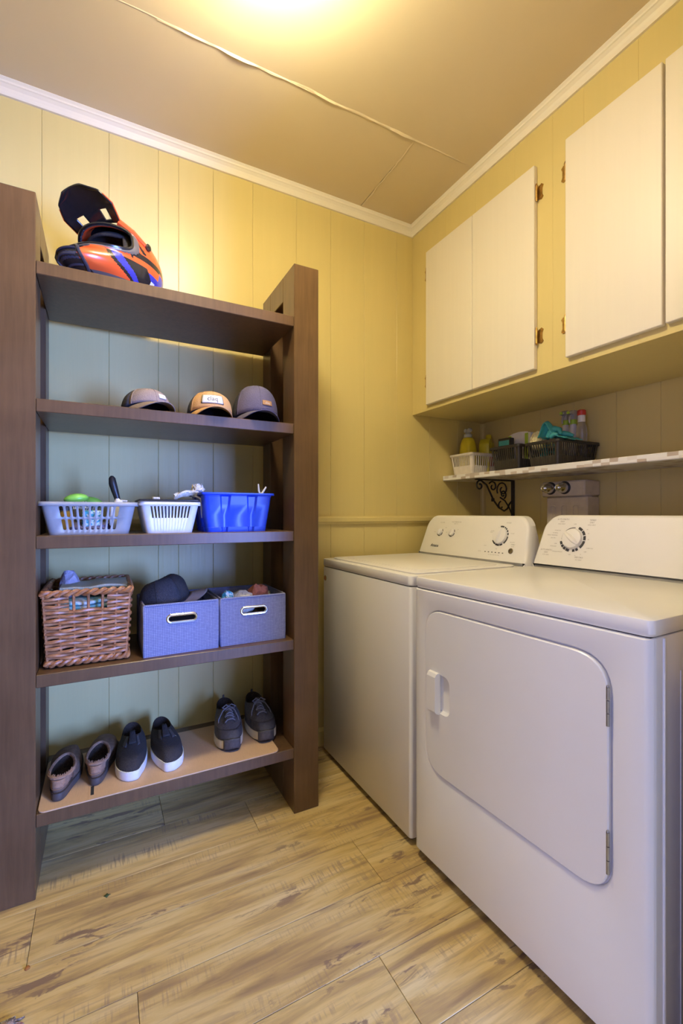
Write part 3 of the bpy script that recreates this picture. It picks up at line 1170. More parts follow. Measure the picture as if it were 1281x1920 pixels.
def make_cap(name, label, loc, rz, S, mf, mm, mbm, mbtn=None, patch=None, rx=0.0, group=None, hz=1.0, ry=0.0, dent=0.0, brim=True):
    r = thing(name, label, 'cap', loc, rz, group, rx=rx, ry=ry)
    RX, RY, RZ = .081 * S, .096 * S, .118 * S * hz

    def crown(phi, t):
        c = max(0.0, math.cos(t * PI / 2)) ** .72
        x = RX * math.cos(phi) * c
        yy = RY * math.sin(phi) * c
        zb = .036 * S * (1 - (yy / RY + 1) / 2 * .8)
        front = max(0, -math.sin(phi))
        z = zb + (RZ - zb) * (math.sin(t * PI / 2) ** .95) + .006 * S * front * math.sin(t * PI)
        if dent:
            z -= dent * S * math.exp(-((x - .02) ** 2 + (yy - .01) ** 2) / .0012) * t
            x += dent * .3 * noise.noise((x * 18, yy * 18, z * 18))
            yy += dent * .3 * noise.noise((x * 18, yy * 18, z * 18 + 9))
        return Vector((x, yy, z))
    n, m = 36, 12
    for nm, cond, mt in (('front_panels', (R(203), R(337)), mf), ('mesh_panels', (R(-23), R(203)), mm)):
        b = MB()
        b.grid(lambda u, v: crown(cond[0] + u * (cond[1] - cond[0]), v * .985), 20, m)
        obj(nm, b, mt, r, ang=60, solid=.002, off=-1)
    b = MB()
    for k in range(6):
        ph = -PI / 2 + k * PI / 3
        b.tube([crown(ph, j / 10 * .98) * 1.003 for j in range(11)], .0009 * S, 5)
    obj('seams', b, mf, r)
    top = crown(0, .99)
    obj('button', MB().lathe([(.0065, 0), (.0062, .002), (.004, .0038), (.0005, .0042)], 12, T(0, top.y, RZ - .0005 - dent * S)), mbtn or mf, r)
    if not brim:
        return r

    def bp(u, v):
        a = R(-90 + (u * 2 - 1) * 66)
        bx, by = RX * math.cos(a), RY * math.sin(a)
        L = .068 * S * (1 - abs(u * 2 - 1) ** 2.6)
        x = bx * (1 + .02 * v)
        zb = .036 * S * (1 - (by / RY + 1) / 2 * .8)
        z = zb + .002 - (.042 * S) * (abs(x) / RX) ** 2 * (.35 + .5 * v) - v * L * .16
        return Vector((x, by - L * v, max(z, .0012)))
    b = MB()
    b.grid(bp, 24, 8)
    obj('brim', b, mbm, r, ang=60, solid=.0022, off=0)
    # brim underside lies in shade; sweatband inside the crown
    b = MB()
    b.rings([[crown(2 * PI * k / 28, q) * .972 for k in range(28)] for q in (.0, .12)], True, False, False)
    obj('sweatband', b, MAT['black_cloth'], r, solid=.0012)
    if patch:
        du, pw, ph, z0, mt, txt, tm, border = patch

        def surf(a, q):      # a across (m), q up (0..1 over patch height)
            phi = -PI / 2 + (du + a) / RX
            # find t for height
            lo, hi = 0.0, .95
            target = z0 + q * ph
            for _ in range(18):
                mid = (lo + hi) / 2
                if crown(phi, mid).z < target:
                    lo = mid
                else:
                    hi = mid
            p = crown(phi, lo)
            nrm = Vector((p.x / RX, p.y / RY, .25)).normalized()
            return p, nrm
        if border:
            b = MB()
            b.grid(lambda u, v: (lambda pn: pn[0] + pn[1] * .0016)(surf((u - .5) * (pw + .005), -.05 + v * 1.10)), 12, 5)
            obj('patch_border', b, MAT['brown_dark'], r, solid=.0015)
        b = MB()
        b.grid(lambda u, v: (lambda pn: pn[0] + pn[1] * .0026)(surf((u - .5) * pw, v)), 12, 5)
        obj('patch', b, mt, r, solid=.0015)
        vs, fs = text_mesh(txt, ph * (.80 if border else .72), 0, 0, res=2)
        b = MB()
        out = []
        for p in vs:
            q, nn = surf(p.x, .50 + p.y / ph)
            out.append(q + nn * .0032)
        b.add(out, fs)
        obj('lettering', b, tm, r, smooth=False)
    return r


Z2 = SH[3] + .0006
make_cap('trucker_cap', 'grey cap with small white printed tag, leftmost of the caps on the second shelf', (.133, 1.715, Z2), R(18), .95, MAT['grey_cloth'], MAT['mesh_cloth'], MAT['grey_cloth'],
         patch=(.024, .030, .015, .052, MAT['patch_white'], 'claq', MAT['print'], False), hz=.80)
make_cap('trucker_cap', 'tan cap with white rectangular claq patch, middle of the caps on the second shelf', (.352, 1.715, Z2), R(-2), 1.0, MAT['tan_cloth'], MAT['mesh_cloth'], MAT['tan_cloth'],
         patch=(-.006, .076, .030, .052, MAT['patch_white'], 'claq', MAT['print_dark'], True), hz=.90)
make_cap('trucker_cap', 'navy cap with small tan claq patch, rightmost of the caps on the second shelf', (.523, 1.715, Z2), R(-4), 1.08, MAT['navy_cloth'], MAT['mesh_cloth'], MAT['navy_cloth'],
         patch=(.026, .040, .018, .064, MAT['leather'], 'claq', MAT['patch_white'], False), hz=1.18)
make_cap('crumpled_cap', 'dark navy cap with crumpled crown lying tilted in the middle fabric bin', (.207, 1.715, Z4 + .128), R(98), .92, MAT['black_cloth'], MAT['mesh_cloth'], MAT['grey_cloth'], rx=R(-14), ry=R(6), dent=.026, hz=1.12)

# ------------------------------------------------------------------ shoes on the bottom shelf
Z5 = SH[0] + .0006
cardb = thing('cardboard_sheet', 'flat brown cardboard sheet lying on the bottom shelf under the shoes', 'cardboard', (.205, 1.738, Z5))
poly = []
for x, y in rrect(.746, .318, .022, 5):
    poly.append((x + (.012 * y if x > 0 else 0), y + .004 * noise.noise((x * 14, y * 5, 1)) * (1 if y < 0 else 0)))
obj('sheet', MB().prism(poly, 0, .004, .0004), MAT['cardboard'], cardb, smooth=False)
obj('slot', MB().box(-.238, -.229, -.135, -.085, .0038, .0042), MAT['dark_gap'], cardb, smooth=False)
obj('fold_line', MB().box(-.2445, -.2437, -.155, .15, .0038, .0041), MAT['leather'], cardb, smooth=False)
ZC = Z5 + .0046


def shoe(root, L, Wd, side, sole_t, col_h, mats, kind):
    """y runs from heel (0) to toe (L). mats: sole, upper, lining, trim"""
    N = 40

    def out(th, s=1.0):
        c, sn = math.cos(th), math.sin(th)          # c=-1 heel, +1 toe
        u = (c + 1) / 2
        w = (.66 + .34 * ss(.15, .68, u)) * (1 - .10 * ss(.8, 1, u))
        x = Wd / 2 * (abs(sn) ** .72) * (1 if sn > 0 else -1) * w
        x += side * .009 * ss(.3, .9, u) - side * .006 * ss(.9, 1.0, u)
        x -= side * .004 * math.exp(-((u - .42) / .15) ** 2)
        return Vector((x * s, L / 2 + L / 2 * c * (1 - (1 - s) * .35)))
    cc = .285 * L if kind != 'slipper' else .30 * L
    ca, cb = (.225 * L, .30 * Wd)
    if kind == 'slipper':
        ca, cb = .25 * L, .345 * Wd

    def col(th):
        c, sn = math.cos(th), math.sin(th)
        z = col_h * (.86 + .10 * c * c + (.05 if c < 0 else .12 * c))
        if kind == 'slipper':
            z = col_h * (.92 + .05 * c + .06 * c * c)
        return Vector((cb * sn * (1 - .12 * c), cc + ca * c, z))
    S = [0, .05, .14, .28, .45, .64, .82, .95, 1.0]
    G = [0, .30, .52, .68, .80, .89, .955, .99, 1.0]

    def surf(th, s):
        o = out(th, .965)
        q = col(th)
        c = math.cos(th)
        k = 0
        while k < len(S) - 2 and S[k + 1] < s:
            k += 1
        g = G[k] + (G[k + 1] - G[k]) * (s - S[k]) / (S[k + 1] - S[k])
        # toe box: rises fast, then runs up to the tongue
        gt = .50 * (min(1, s / .22)) ** .5 + .50 * max(0, (s - .10) / .90) ** 1.25
        if kind == 'slipper':
            gt = .70 * (min(1, s / .22)) ** .5 + .30 * max(0, (s - .10) / .90)
        w = ss(-.1, .75, c)
        g = g * (1 - w) + gt * w
        x = o.x + (q.x - o.x) * s
        # keep the sides full
        x += (o.x - q.x) * .30 * math.sin(PI * min(1, s)) * .6
        yv = o.y + (q.y - o.y) * s
        return Vector((x, yv, sole_t - .004 + (q.z - sole_t + .004) * g))
    ths = [2 * PI * k / N for k in range(N)]
    # sole
    b = MB()
    prof = [(.93, 0), (.985, .003), (1.0, .008), (1.0, sole_t - .004), (.985, sole_t), (.93, sole_t)]
    if kind == 'sneaker':
        rk = lambda p, zz: (p.x, p.y, zz + (.010 * ss(.8, 1.0, p.y / L) + .004 * ss(.12, 0, p.y / L)) * (1 if zz < sole_t * .6 else .5))
    else:
        rk = lambda p, zz: (p.x, p.y, zz)
    b.rings([[rk(out(th, s), z) for th in ths] for s, z in prof])
    obj('sole', b, mats[0], root, ang=50)
    b = MB()
    b.rings([[surf(th, s) for th in ths] for s in (0, .03, .08, .14, .21, .3, .4, .5, .62, .75, .87, .95, 1.0)], True, False, False)
    obj('upper', b, mats[1], root, ang=70)
    b = MB()
    top = [surf(th, 1.0) for th in ths]
    ct = Vector((0, cc, 0))

    def sc(p, k, z):
        return Vector((p.x * k, cc + (p.y - cc) * k, z))
    b.rings([top, [sc(p, .97, p.z + .002) for p in top], [sc(p, .92, p.z) for p in top], [sc(p, .90, sole_t + (p.z - sole_t) * .5) for p in top], [sc(p, .92, sole_t + .004) for p in top]], True, False, True)
    obj('lining', b, mats[2], root, ang=60)
    return surf, out


def slip_on(loc, rz, side, label):
    t = thing('slip_on_shoe', label, 'shoe', loc, rz, 'black slip-on shoes with white soles')
    surf, out = shoe(t, .285, .104, side, .030, .080, (MAT['white_rubber'], MAT['black_cloth'], MAT['brown_dark']), 'slip')
    # tongue and elastic gores
    obj('tongue', MB().grid(lambda u, v: surf(R(-16 + 32 * u), .72 + .30 * v) + Vector((0, -.012 * v, .0022 + .010 * v)), 10, 6), MAT['black_cloth'], t, solid=.003, off=0)
    for s in (-1, 1):
        obj('gore', MB().grid(lambda u, v: surf(R(s * (24 + 17 * u)), .62 + .37 * v) + Vector((0, 0, .0012)), 5, 6), MAT['shoe_dark'], t, solid=.0012, off=0)
    obj('foxing_line', MB().tube([(lambda q: (q.x, q.y, .0305))(out(2 * PI * k / 40, .972)) for k in range(40)], .0016, 5, True), MAT['pale_blue'], t)
    return t


slip_on((.099, 1.905, ZC), R(180 - 2), 1, 'left black slip-on shoe with white sole, toe forward, beside the brown slippers')
slip_on((.197, 1.905, ZC), R(180 + 1), -1, 'right black slip-on shoe with white sole and a pale thread over its side')
t2 = thing('loose_thread', 'pale loose thread lying over the right black slip-on shoe', 'thread', (.228, 1.73, ZC + .0725))
obj('thread', MB().tube([(-.014, .015, .001), (-.006, .016, .001), (-.003, .012, -.001), (.006, .004, -.006), (.016, -.001, -.016), (.022, -.004, -.024)], .0011, 5), MAT['sponge'], t2)


def slipper(loc, rz, side, label):
    t = thing('slipper', label, 'shoe', loc, rz, 'brown slippers')
    surf, out = shoe(t, .272, .097, side, .026, .068, (MAT['dark_sole'], MAT['brown_suede'], MAT['brown_dark']), 'slipper')
    # lighter worn heel counter, folded collar and the sole welt
    obj('heel_counter', MB().grid(lambda u, v: surf(R(180 - 62 + 124 * u), .06 + .60 * v) + Vector((0, -.0016, .0008)), 14, 6), MAT['brown_light'], t, solid=.0016, off=0)
    obj('collar', MB().tube([surf(2 * PI * k / 36, 1.0) + Vector((0, 0, .001)) for k in range(36)], .0052, 7, True), MAT['brown_light'], t)
    b = MB()
    rnd = random.Random(side + 5)
    for k in range(60):
        th = R(180 + rnd.uniform(-70, 70))
        p = surf(th, 1.0)
        b.tube([p + Vector((0, 0, .002)), p + Vector((rnd.uniform(-.004, .004), .006, .007 + rnd.uniform(0, .003)))], [.0022, .0008], 4)
    obj('fleece_edge', b, MAT['brown_light'], t)['kind'] = 'stuff'
    obj('welt', MB().tube([(lambda q: (q.x, q.y, .026))(out(2 * PI * k / 40, 1.0)) for k in range(40)], .0022, 5, True), MAT['brown_dark'], t)
    obj('stitching', MB().tube([surf(R(180 - 70 + 140 * k / 20), .05) + Vector((0, -.0035, .003)) for k in range(21)], .0010, 4), MAT['brown_light'], t)
    tg = MB().box(-.013, .013, -.001, .001, -.004, .004, .0008, T(0, .30 * .275 + .25 * .275 - .005, .058))
    obj('size_label', tg, MAT['lilac'], t)
    return t


slipper((-.122, 1.612, ZC), R(-7), -1, 'left brown suede slipper, heel to the front, nearest the left post')
slipper((-.021, 1.648, ZC), R(-6), 1, 'right brown suede slipper, heel to the front, beside the black shoes')


def sneaker(loc, rz, side, label):
    t = thing('sneaker', label, 'shoe', loc, rz, 'grey lace-up running shoes')
    surf, out = shoe(t, .292, .114, side, .034, .094, (MAT['cream_rubber'], MAT['shoe_grey'], MAT['brown_dark']), 'sneaker')
    # dark toe bumper over the middle of the midsole front, mudguard over the toe
    b = MB()
    b.grid(lambda u, v: (lambda q: Vector((q.x, q.y + .0015, .008 + .036 * v + .006 * (1 - abs(2 * u - 1)))))(out(R(-27 + 54 * u), 1.012)), 12, 5)
    obj('toe_bumper', b, MAT['shoe_dark'], t, solid=.003, off=0)
    obj('toe_guard', MB().grid(lambda u, v: surf(R(-60 + 120 * u), .01 + .20 * v) + Vector((0, .0012, .0014)), 18, 5), MAT['shoe_dark'], t, solid=.0016, off=0)
    obj('outsole', MB().prism([(out(2 * PI * k / 32, .95).x, out(2 * PI * k / 32, .95).y) for k in range(32)], -.001, .003), MAT['dark_sole'], t)
    tg = MB().grid(lambda u, v: surf(R(-14 + 28 * u), .60 + .40 * v) + Vector((0, -.010 * v, .002 + .012 * v)), 8, 8)
    obj('tongue', tg, MAT['shoe_grey'], t, solid=.004, off=0)
    for s in (-1, 1):
        obj('eyestay', MB().grid(lambda u, v: surf(R(s * (14 + 12 * u)), .42 + .56 * v) + Vector((0, 0, .0018)), 4, 8), MAT['shoe_dark'], t, solid=.002, off=0)
    lc_ = MB()
    for k in range(5):
        v = .50 + k * .105
        a, bq = surf(R(-20), v), surf(R(20), v + (.05 if k % 2 else -.03))
        m = (a + bq) / 2
        m.z = surf(0, v).z + .010 + .002 * k
        lc_.tube([a + Vector((0, 0, .003)), (a + m) / 2 + Vector((0, 0, .005)), m, (bq + m) / 2 + Vector((0, 0, .005)), bq + Vector((0, 0, .003))], .0028, 6)
    for s in (-1, 1):
        a = surf(0, .93) + Vector((0, -.004, .014))
        e = surf(R(s * 42), .55)
        lc_.tube([a, a + Vector((s * .010, .010, .012)), a + Vector((s * .026, .016, .004)), a + Vector((s * .018, .012, -.002)), a], .0024, 6)
        lc_.tube([a, (a + e) / 2 + Vector((s * .006, .004, .012)), e + Vector((s * .004, 0, .004)), e + Vector((s * .006, .012, -.012))], .0024, 6)
    obj('laces', lc_, MAT['lace'], t)
    p = surf(PI, 1.0)
    obj('heel_loop', MB().tube([p + Vector((0, 0, -.012)) + Vector((0, -.003, 0)), p + Vector((0, -.004, .008)), p + Vector((0, .002, .012)), p + Vector((0, .005, .002))], .0035, 6), MAT['shoe_dark'], t)
    return t


sneaker((.452, 1.940, ZC), R(180 - 5), 1, 'left grey running shoe, toe forward, nearer the front on the cardboard')
sneaker((.576, 1.946, ZC), R(180 - 6), -1, 'right grey running shoe, toe forward, against the right bookcase post')

# ------------------------------------------------------------------ helmet on top
Z1 = SH[4] + .0006


def tri(name, c, rough=.22):
    return plain(name, c, rough, .03, 20, coat=.6)


HO, HB, HK, HG, HW = tri('helmet_orange', (.86, .12, .03)), tri('helmet_blue', (.045, .05, .42)), tri('helmet_black', (.018, .018, .02)), tri('helmet_grey', (.13, .12, .12), .3), tri('helmet_white', (.80, .80, .72))
HD = tri('helmet_navy', (.04, .045, .075), .35)
hm = thing('motocross_helmet', 'orange, black and blue motocross helmet with raised black peak on the top shelf', 'helmet', (.054, 1.800, Z1 + .127), R(-90 - 46), ry=R(-3), rx=R(5))
hm.scale = (1.08, 1.08, 1.08)


def hdir(az, el):
    return Vector((math.cos(el) * math.cos(az), math.cos(el) * math.sin(az), math.sin(el)))


def port(az, el):
    """<1 inside the eye opening"""
    return (abs(az) / R(64)) ** 4 + (abs(el - R(13) - .04 * math.cos(az)) / R(21)) ** 4


def hsurf(az, el):
    d = hdir(az, el)
    p = Vector((d.x * (.142 if d.x > 0 else .150), d.y * .122, d.z * .128))
    fx = max(0.0, d.x)
    bump = .096 * ss(.25, 1.0, fx) * math.exp(-((d.z + .50) / .30) ** 2)
    p.x += bump
    p.y *= 1 - .18 * ss(.55, 1, fx) * math.exp(-((d.z + .5) / .3) ** 2)
    p.z -= .012 * ss(.3, 1, fx) * ss(-.1, -.6, d.z)
    pt = port(az, el)
    if d.x > 0 and pt < 2.2:
        p += d * .006 * ss(2.2, 1.3, pt)
    p.z = max(p.z, -.105 + .013 * (1 - math.cos(az * 2)))
    return p


def hcol(az, el):
    a, e = math.degrees(az), math.degrees(el)
    a = abs(a)
    pt = port(az, el)
    if a < 110 and pt < 1.75:
        return 3                                    # grey port frame
    if e < -8 - .05 * a and a < 110:               # chin bar and cheeks
        if e < -40:
            return 3
        if a < 22:
            return 5
        s = a + (e + 20) * .9
        if 97 < a < 106 and -36 < e < -25:
            return 4
        if s < 48:
            return 0
        if s < 53:
            return 2
        if s < 63:
            return 1
        if s < 92:
            return 2 if e < -13 else 0
        if e > -17:
            return 0
        return 1
    if a >= 110 and e < -6:
        if abs((e + 22) - (a - 128) * .25) < 4 and int(a / 9) % 2 == 0 and 118 < a < 150:
            return 4
        return 1
    if a > 66 and e < 4 and a < 110:
        return 2 if abs(e + 2) < 4 else 0
    if e < 50:
        if a > 62 and abs((e - 2) - (a - 62) * -.05) < 3:
            return 2
        if a > 62 and (int((a + e) / 7) % 4 == 0):
            return 2 if (a < 84) else 0
        return 0
    return 2 if a < 120 else 0


mats = [HO, HB, HK, HG, HW, HD]
b = MB()
NU, NV = 300, 168
EL0, EL1 = R(-62), R(90)
grid = [[hsurf(-PI + 2 * PI * i / NU, EL0 + (EL1 - EL0) * j / NV) for i in range(NU)] for j in range(NV + 1)]
b.v = [p for r_ in grid for p in r_]
for j in range(NV):
    for i in range(NU):
        az = -PI + 2 * PI * (i + .5) / NU
        el = EL0 + (EL1 - EL0) * (j + .5) / NV
        if math.cos(az) > 0 and port(az, el) < 1.0:
            continue
        b.f.append([j * NU + i, j * NU + (i + 1) % NU, (j + 1) * NU + (i + 1) % NU, (j + 1) * NU + i])
        b.mi.append(hcol(az, el))
obj('shell', b, mats, hm, ang=60, solid=.006, off=-1)
# padding inside the shell
b = MB()
gp = [[(lambda d: Vector((d.x * .118, d.y * .102, d.z * .104)))(hdir(2 * PI * i / 40, R(-55) + R(145) * j / 18)) for i in range(40)] for j in range(19)]
b.v = [p for r_ in gp for p in r_]
for j in range(18):
    for i in range(40):
        az = 2 * PI * (i + .5) / 40
        az = az - 2 * PI if az > PI else az
        el = R(-55) + R(145) * (j + .5) / 18
        if abs(az) < R(58) and R(-30) < el < R(30):
            continue
        b.f.append([j * 40 + i, j * 40 + (i + 1) % 40, (j + 1) * 40 + (i + 1) % 40, (j + 1) * 40 + i])
        b.mi.append(0)
obj('padding', b, MAT['black_cloth'], hm, solid=.008, off=0)


def port_ring(k, lift):
    pts = []
    for i in range(48):
        a = 2 * PI * i / 48
        c, s = math.cos(a), math.sin(a)
        f = (abs(c) ** 4 + abs(s) ** 4) ** -.25
        az = R(64) * c * f * k
        el = R(13) + .04 * math.cos(az) + R(21) * s * f * k
        p = hsurf(az, el)
        pts.append(p + hdir(az, el) * lift)
    return pts


obj('port_gasket', MB().tube(port_ring(1.0, 0), .0045, 6, True), HK, hm)
# mouth vent on the chin bar
mv = MB()
for k in range(3):
    e = R(-22 - 8 * k)
    mv.tube([hsurf(R(-20 + 40 * i / 8), e) + Vector((.004, 0, 0)) for i in range(9)], .0034, 6)
mv.tube([hsurf(R(26) * math.cos(q), R(-30) + R(17) * math.sin(q)) + Vector((.003, 0, 0)) for q in [2 * PI * k / 24 for k in range(24)]], .0050, 6, True)
obj('mouth_vent', mv, HD, hm)
vb = MB().grid(lambda u, v: hsurf(R(-23 + 46 * u), R(-44 + 28 * v)) + Vector((.0015, 0, 0)), 8, 6)
obj('vent_mesh', vb, HK, hm)
# peak: arched plate with two vent slots and bent-down sides
def pk(u, v):
    s = u                     # 0 root .. 1 tip
    wid = .079 + .014 * min(1, s / .45) - .016 * max(0, (s - .45) / .35) - (.030 * max(0, (s - .8) / .2))
    tt = (v * 2 - 1)
    sl = .118 * s
    y = wid * tt
    drop = .020 * abs(tt) ** 2.2 * (1 - .3 * s)
    a = R(27)
    tip = 0
    return Vector((.070 + (sl + tip) * math.cos(a) + drop * .25, y, .112 + sl * math.sin(a) - drop))


def pk_keep(u, v):
    t_ = abs(v * 2 - 1)
    if .10 < u < .36 and .34 + .1 * u < t_ < .62:
        return False
    return True


obj('peak', MB().grid(pk, 34, 34, keep=pk_keep), HK, hm, ang=50, solid=.004, off=0)
for s in (-1, 1):
    obj('peak_trim', MB().tube([pk(u, .5 + s * .5) + Vector((0, s * .002, .001)) for u in (0, .1, .2, .3, .45, .6, .7)], [.0022, .002, .002, .002, .0018, .0016, .0014], 6), HO, hm)
    obj('peak_arm', MB().tube([pk(.02, .5 + s * .46), Vector((.045, s * .098, .075)), Vector((.008, s * .118, .045))], [.010, .009, .006], 8), HO, hm)
    obj('peak_screw', MB().lathe([(.001, -.002), (.011, -.002), (.011, .004), (.008, .006), (.001, .006)], 14, T(.004, s * .120, .045) @ ROT(R(-90 * s), 'X')), HK, hm)
# edge roll at the bottom of the shell
obj('edge_roll', MB().tube([hsurf(-PI + 2 * PI * k / 60, EL0) for k in range(60)], .005, 6, True), HG, hm)
obj('chin_strap', MB().tube([(-.02, -.085, -.085), (.01, -.05, -.095), (.015, .0, -.098), (.01, .05, -.095), (-.02, .085, -.085)], .006, 6), HK, hm)

# ------------------------------------------------------------------ washer and dryer


def rpoly(pts, rad, n=6):
    """round the corners of a polygon; rad may be one value or a list"""
    out = []
    N = len(pts)
    for i in range(N):
        r = rad[i] if isinstance(rad, (list, tuple)) else rad
        p, a, b = Vector(pts[i]), Vector(pts[i - 1]), Vector(pts[(i + 1) % N])
        u, v = (a - p).normalized(), (b - p).normalized()
        if r <= 0:
            out.append(tuple(p))
            continue
        ang = u.angle(v)
        d = min(r / math.tan(ang / 2), (a - p).length * .49, (b - p).length * .49)
        s, e = p + u * d, p + v * d
        for k in range(n + 1):
            t = k / n
            q = s * (1 - t) ** 2 + p * 2 * t * (1 - t) + e * t * t
            out.append((q.x, q.y))
    return out


def off_poly(pts, d):
    """inset a (counter-clockwise) polygon by d along vertex normals"""
    N = len(pts)
    out = []
    for i in range(N):
        p, a, b = Vector(pts[i]), Vector(pts[i - 1]), Vector(pts[(i + 1) % N])
        e = (b - a)
        e.normalize()
        out.append((p.x - e.y * d, p.y + e.x * d))
    return out


def console(root, w, x0, h, deep, lean):
    """local: x = depth, y = -u (u to the right), z up from the deck"""
    poly = rpoly([(0, 0), (w, 0), (w - .022, h * .80), (w - .058, h), (.058, h), (.022, h * .80)], [.001, .001, .06, .06, .06, .06], 8)

    def ring(ins, back):
        q = off_poly(poly, ins)
        return [(x0 + max(z, 0) * lean + back, -u, max(z, 0.0)) for u, z in q]
    back = [(x0 + deep, -(u if 0 < u < w else u), max(z * .82, 0)) for u, z in off_poly(poly, .012)]
    b = MB()
    b.rings([ring(.012, 0), ring(.006, .0015), ring(.0015, .006), ring(0, .012), ring(0, deep * .38), back])
    return obj('console', b, MAT['white_plastic'], root, ang=40)


def printed(root, M, items, name='lettering', mat=None):
    b = MB()
    for s, x, y, size, sh, bold in items:
        vs, fs = text_mesh(s, size, sh, bold, res=1)
        b.add([(p.x + x, p.y + y, .0004) for p in vs], fs, M)
    return obj(name, b, mat or MAT['print'], root, smooth=False)


def arcs(b, M, segs, r0, r1):
    for a0, a1 in segs:
        n = max(2, int(abs(a1 - a0) / 8))
        vs = []
        for i in range(n + 1):
            a = R(a0 + (a1 - a0) * i / n)
            vs += [(r0 * math.cos(a), r0 * math.sin(a), .0006), (r1 * math.cos(a), r1 * math.sin(a), .0006)]
        b.add(vs, [(2 * i, 2 * i + 1, 2 * i + 3, 2 * i + 2) for i in range(n)], M)


def knob(root, M, r, ang, h=.016):
    k = MB()
    k.lathe([(r, 0.0008), (r * 1.0, .004), (r * .95, h * .55), (r * .88, h * .62), (r * .3, h * .64), (.0005, h * .64)], 36, M)
    o = obj('knob', k, MAT['white_plastic'], root)
    g = MB()
    MM = M @ ROT(R(ang), 'Z')
    # tapered finger grip across the dial
    rg = []
    for t in (-1, -.8, -.4, 0, .4, .8, 1):
        ww = r * .25 * (1 - .55 * abs(t) ** 2) + .0008
        hh = h * (.62 + .55 * (1 - abs(t) ** 3))
        rg.append([(r * .93 * t, -ww, h * .6), (r * .93 * t, -ww * .45, hh), (r * .93 * t, ww * .45, hh), (r * .93 * t, ww, h * .6)])
    g.rings(rg, M=MM)
    obj('grip', g, MAT['white_plastic'], o, ang=30)
    return o


wm = thing('washing_machine', 'white top-loading washing machine with three console knobs, in the corner by the yellow wall', 'washing machine', (.915, 1.922, 0))
WW, TOP = .684, .915
body = MB()
# body and lid deck: y runs towards the camera as negative
body.prism(rrect(.66, WW, .012, 4), .025, .8735, .003, T(.33, -WW / 2, 0))
obj('body', body, MAT['white'], wm)
obj('plinth', MB().box(.02, .64, -WW + .02, -.02, .008, .0252), MAT['dark_gap'], wm, smooth=False)
for px_, py_ in ((.05, -.05), (.05, -WW + .05), (.6, -.05), (.6, -WW + .05)):
    obj('foot', MB().lathe([(.001, 0), (.022, 0), (.022, .006), (.012, .012), (.012, .026), (.001, .026)], 14, T(px_, py_, 0)), MAT['dark_gap'], wm)
obj('seam_gasket', MB().box(.006, .65, -WW + .006, -.006, .8734, .8766), MAT['dark_gap'], wm, smooth=False)
obj('top_deck', MB().prism(rrect(.664, WW + .002, .016, 5), .8765, TOP - .004, .005, T(.33, -WW / 2, 0)), MAT['white'], wm)
lid = obj('lid', MB().prism(rrect(.50, WW - .045, .03, 6), TOP - .0045, TOP + .002, .004, T(.285, -WW / 2, 0)), MAT['white'], wm)
obj('lid_panel', MB().prism(rrect(.40, WW - .13, .03, 6), TOP + .0018, TOP + .0034, .0016, T(.285, -WW / 2, 0)), MAT['white'], lid)
CX, CL = .552, .30
cons = console(wm, WW, CX, .200, .115, CL)
cons.location = (0, 0, TOP - .004)
Mc = frame(Vector((CX, 0, TOP - .004)) + Vector((-.0002, 0, 0)), (0, -1, 0), Vector((CL, 0, 1)))


def at(M, u, v):
    return M @ T(u, v, 0)


for (u, v, r, a) in ((.136, .124, .0165, 62), (.222, .124, .0165, 62), (.527, .120, .036, 78)):
    knob(wm, at(Mc, u, v), r, a, .014 if r < .02 else .017)
d = MB()
for u in (.136, .222):
    arcs(d, at(Mc, u, .124), [(-150, -70), (-58, -10), (4, 40)], .0185, .0225)
arcs(d, at(Mc, .527, .120), [(-150, -118), (-114, -84), (-80, -60), (-50, -2), (6, 20), (26, 38), (44, 54), (58, 66), (72, 100)], .038, .0445)
arcs(d, at(Mc, .527, .120), [(110, 205)], .038, .0395)
for k in range(6):
    d.add([(-.0035, -.0018, .0006), (.0035, -.0018, .0006), (.0035, .0018, .0006), (-.0035, .0018, .0006)], [(0, 1, 2, 3)], at(Mc, .462 + .0195 * k, .046))
obj('dial_marks', d, MAT['print_dark'], wm, smooth=False)['kind'] = 'stuff'
obj('start_button', MB().lathe([(.0115, .0006), (.0115, .003), (.009, .0036), (.006, .0026), (.0005, .0026)], 24, at(Mc, .600, .058)), MAT['steel'], wm)
printed(wm, Mc, [('Amana', .117, .052, .021, .35, .0004)], 'brand_lettering', MAT['print_dark'])
printed(wm, Mc, [('LOAD SIZE', .140, .172, .0068, 0, 0), ('WASH TEMPERATURE', .240, .176, .0068, 0, 0), ('RINSE COLD', .240, .167, .005, 0, 0),
                 ('CYCLES', .560, .178, .0075, 0, 0), ('NORMAL', .480, .140, .005, 0, 0), ('HEAVY', .475, .134, .005, 0, 0), ('COLORS', .590, .132, .005, 0, 0), ('DELICATES', .598, .095, .005, 0, 0),
                 ('BULKY', .455, .073, .005, 0, 0), ('OFF', .52, .062, .006, 0, 0), ('SMALL', .100, .122, .0045, 0, 0), ('LARGE', .175, .146, .0045, 0, 0), ('COLD', .185, .122, .0045, 0, 0), ('HOT', .262, .138, .0045, 0, 0),
                 ('STATUS', .428, .046, .0055, 0, 0), ('START', .604, .085, .0075, 0, 0), ('PAUSE', .604, .077, .005, 0, 0), ('FILL  WASH  RINSE  SPIN  DONE', .512, .035, .0042, 0, 0)], 'printed_legend')['kind'] = 'stuff'
bd = MB().lathe([(.0005, 0), (.0125, 0), (.0125, .0007), (.0005, .0009)], 24, frame((-.0001, -.026, .822), (0, -1, 0), (0, 0, 1)))
bdo = obj('round_sticker', bd, plain('sticker_tan', (.46, .33, .16), .5), wm)
b = MB()
arcs(b, frame((-.0012, -.026, .822), (0, -1, 0), (0, 0, 1)), [(0, 360)], .0075, .0085)
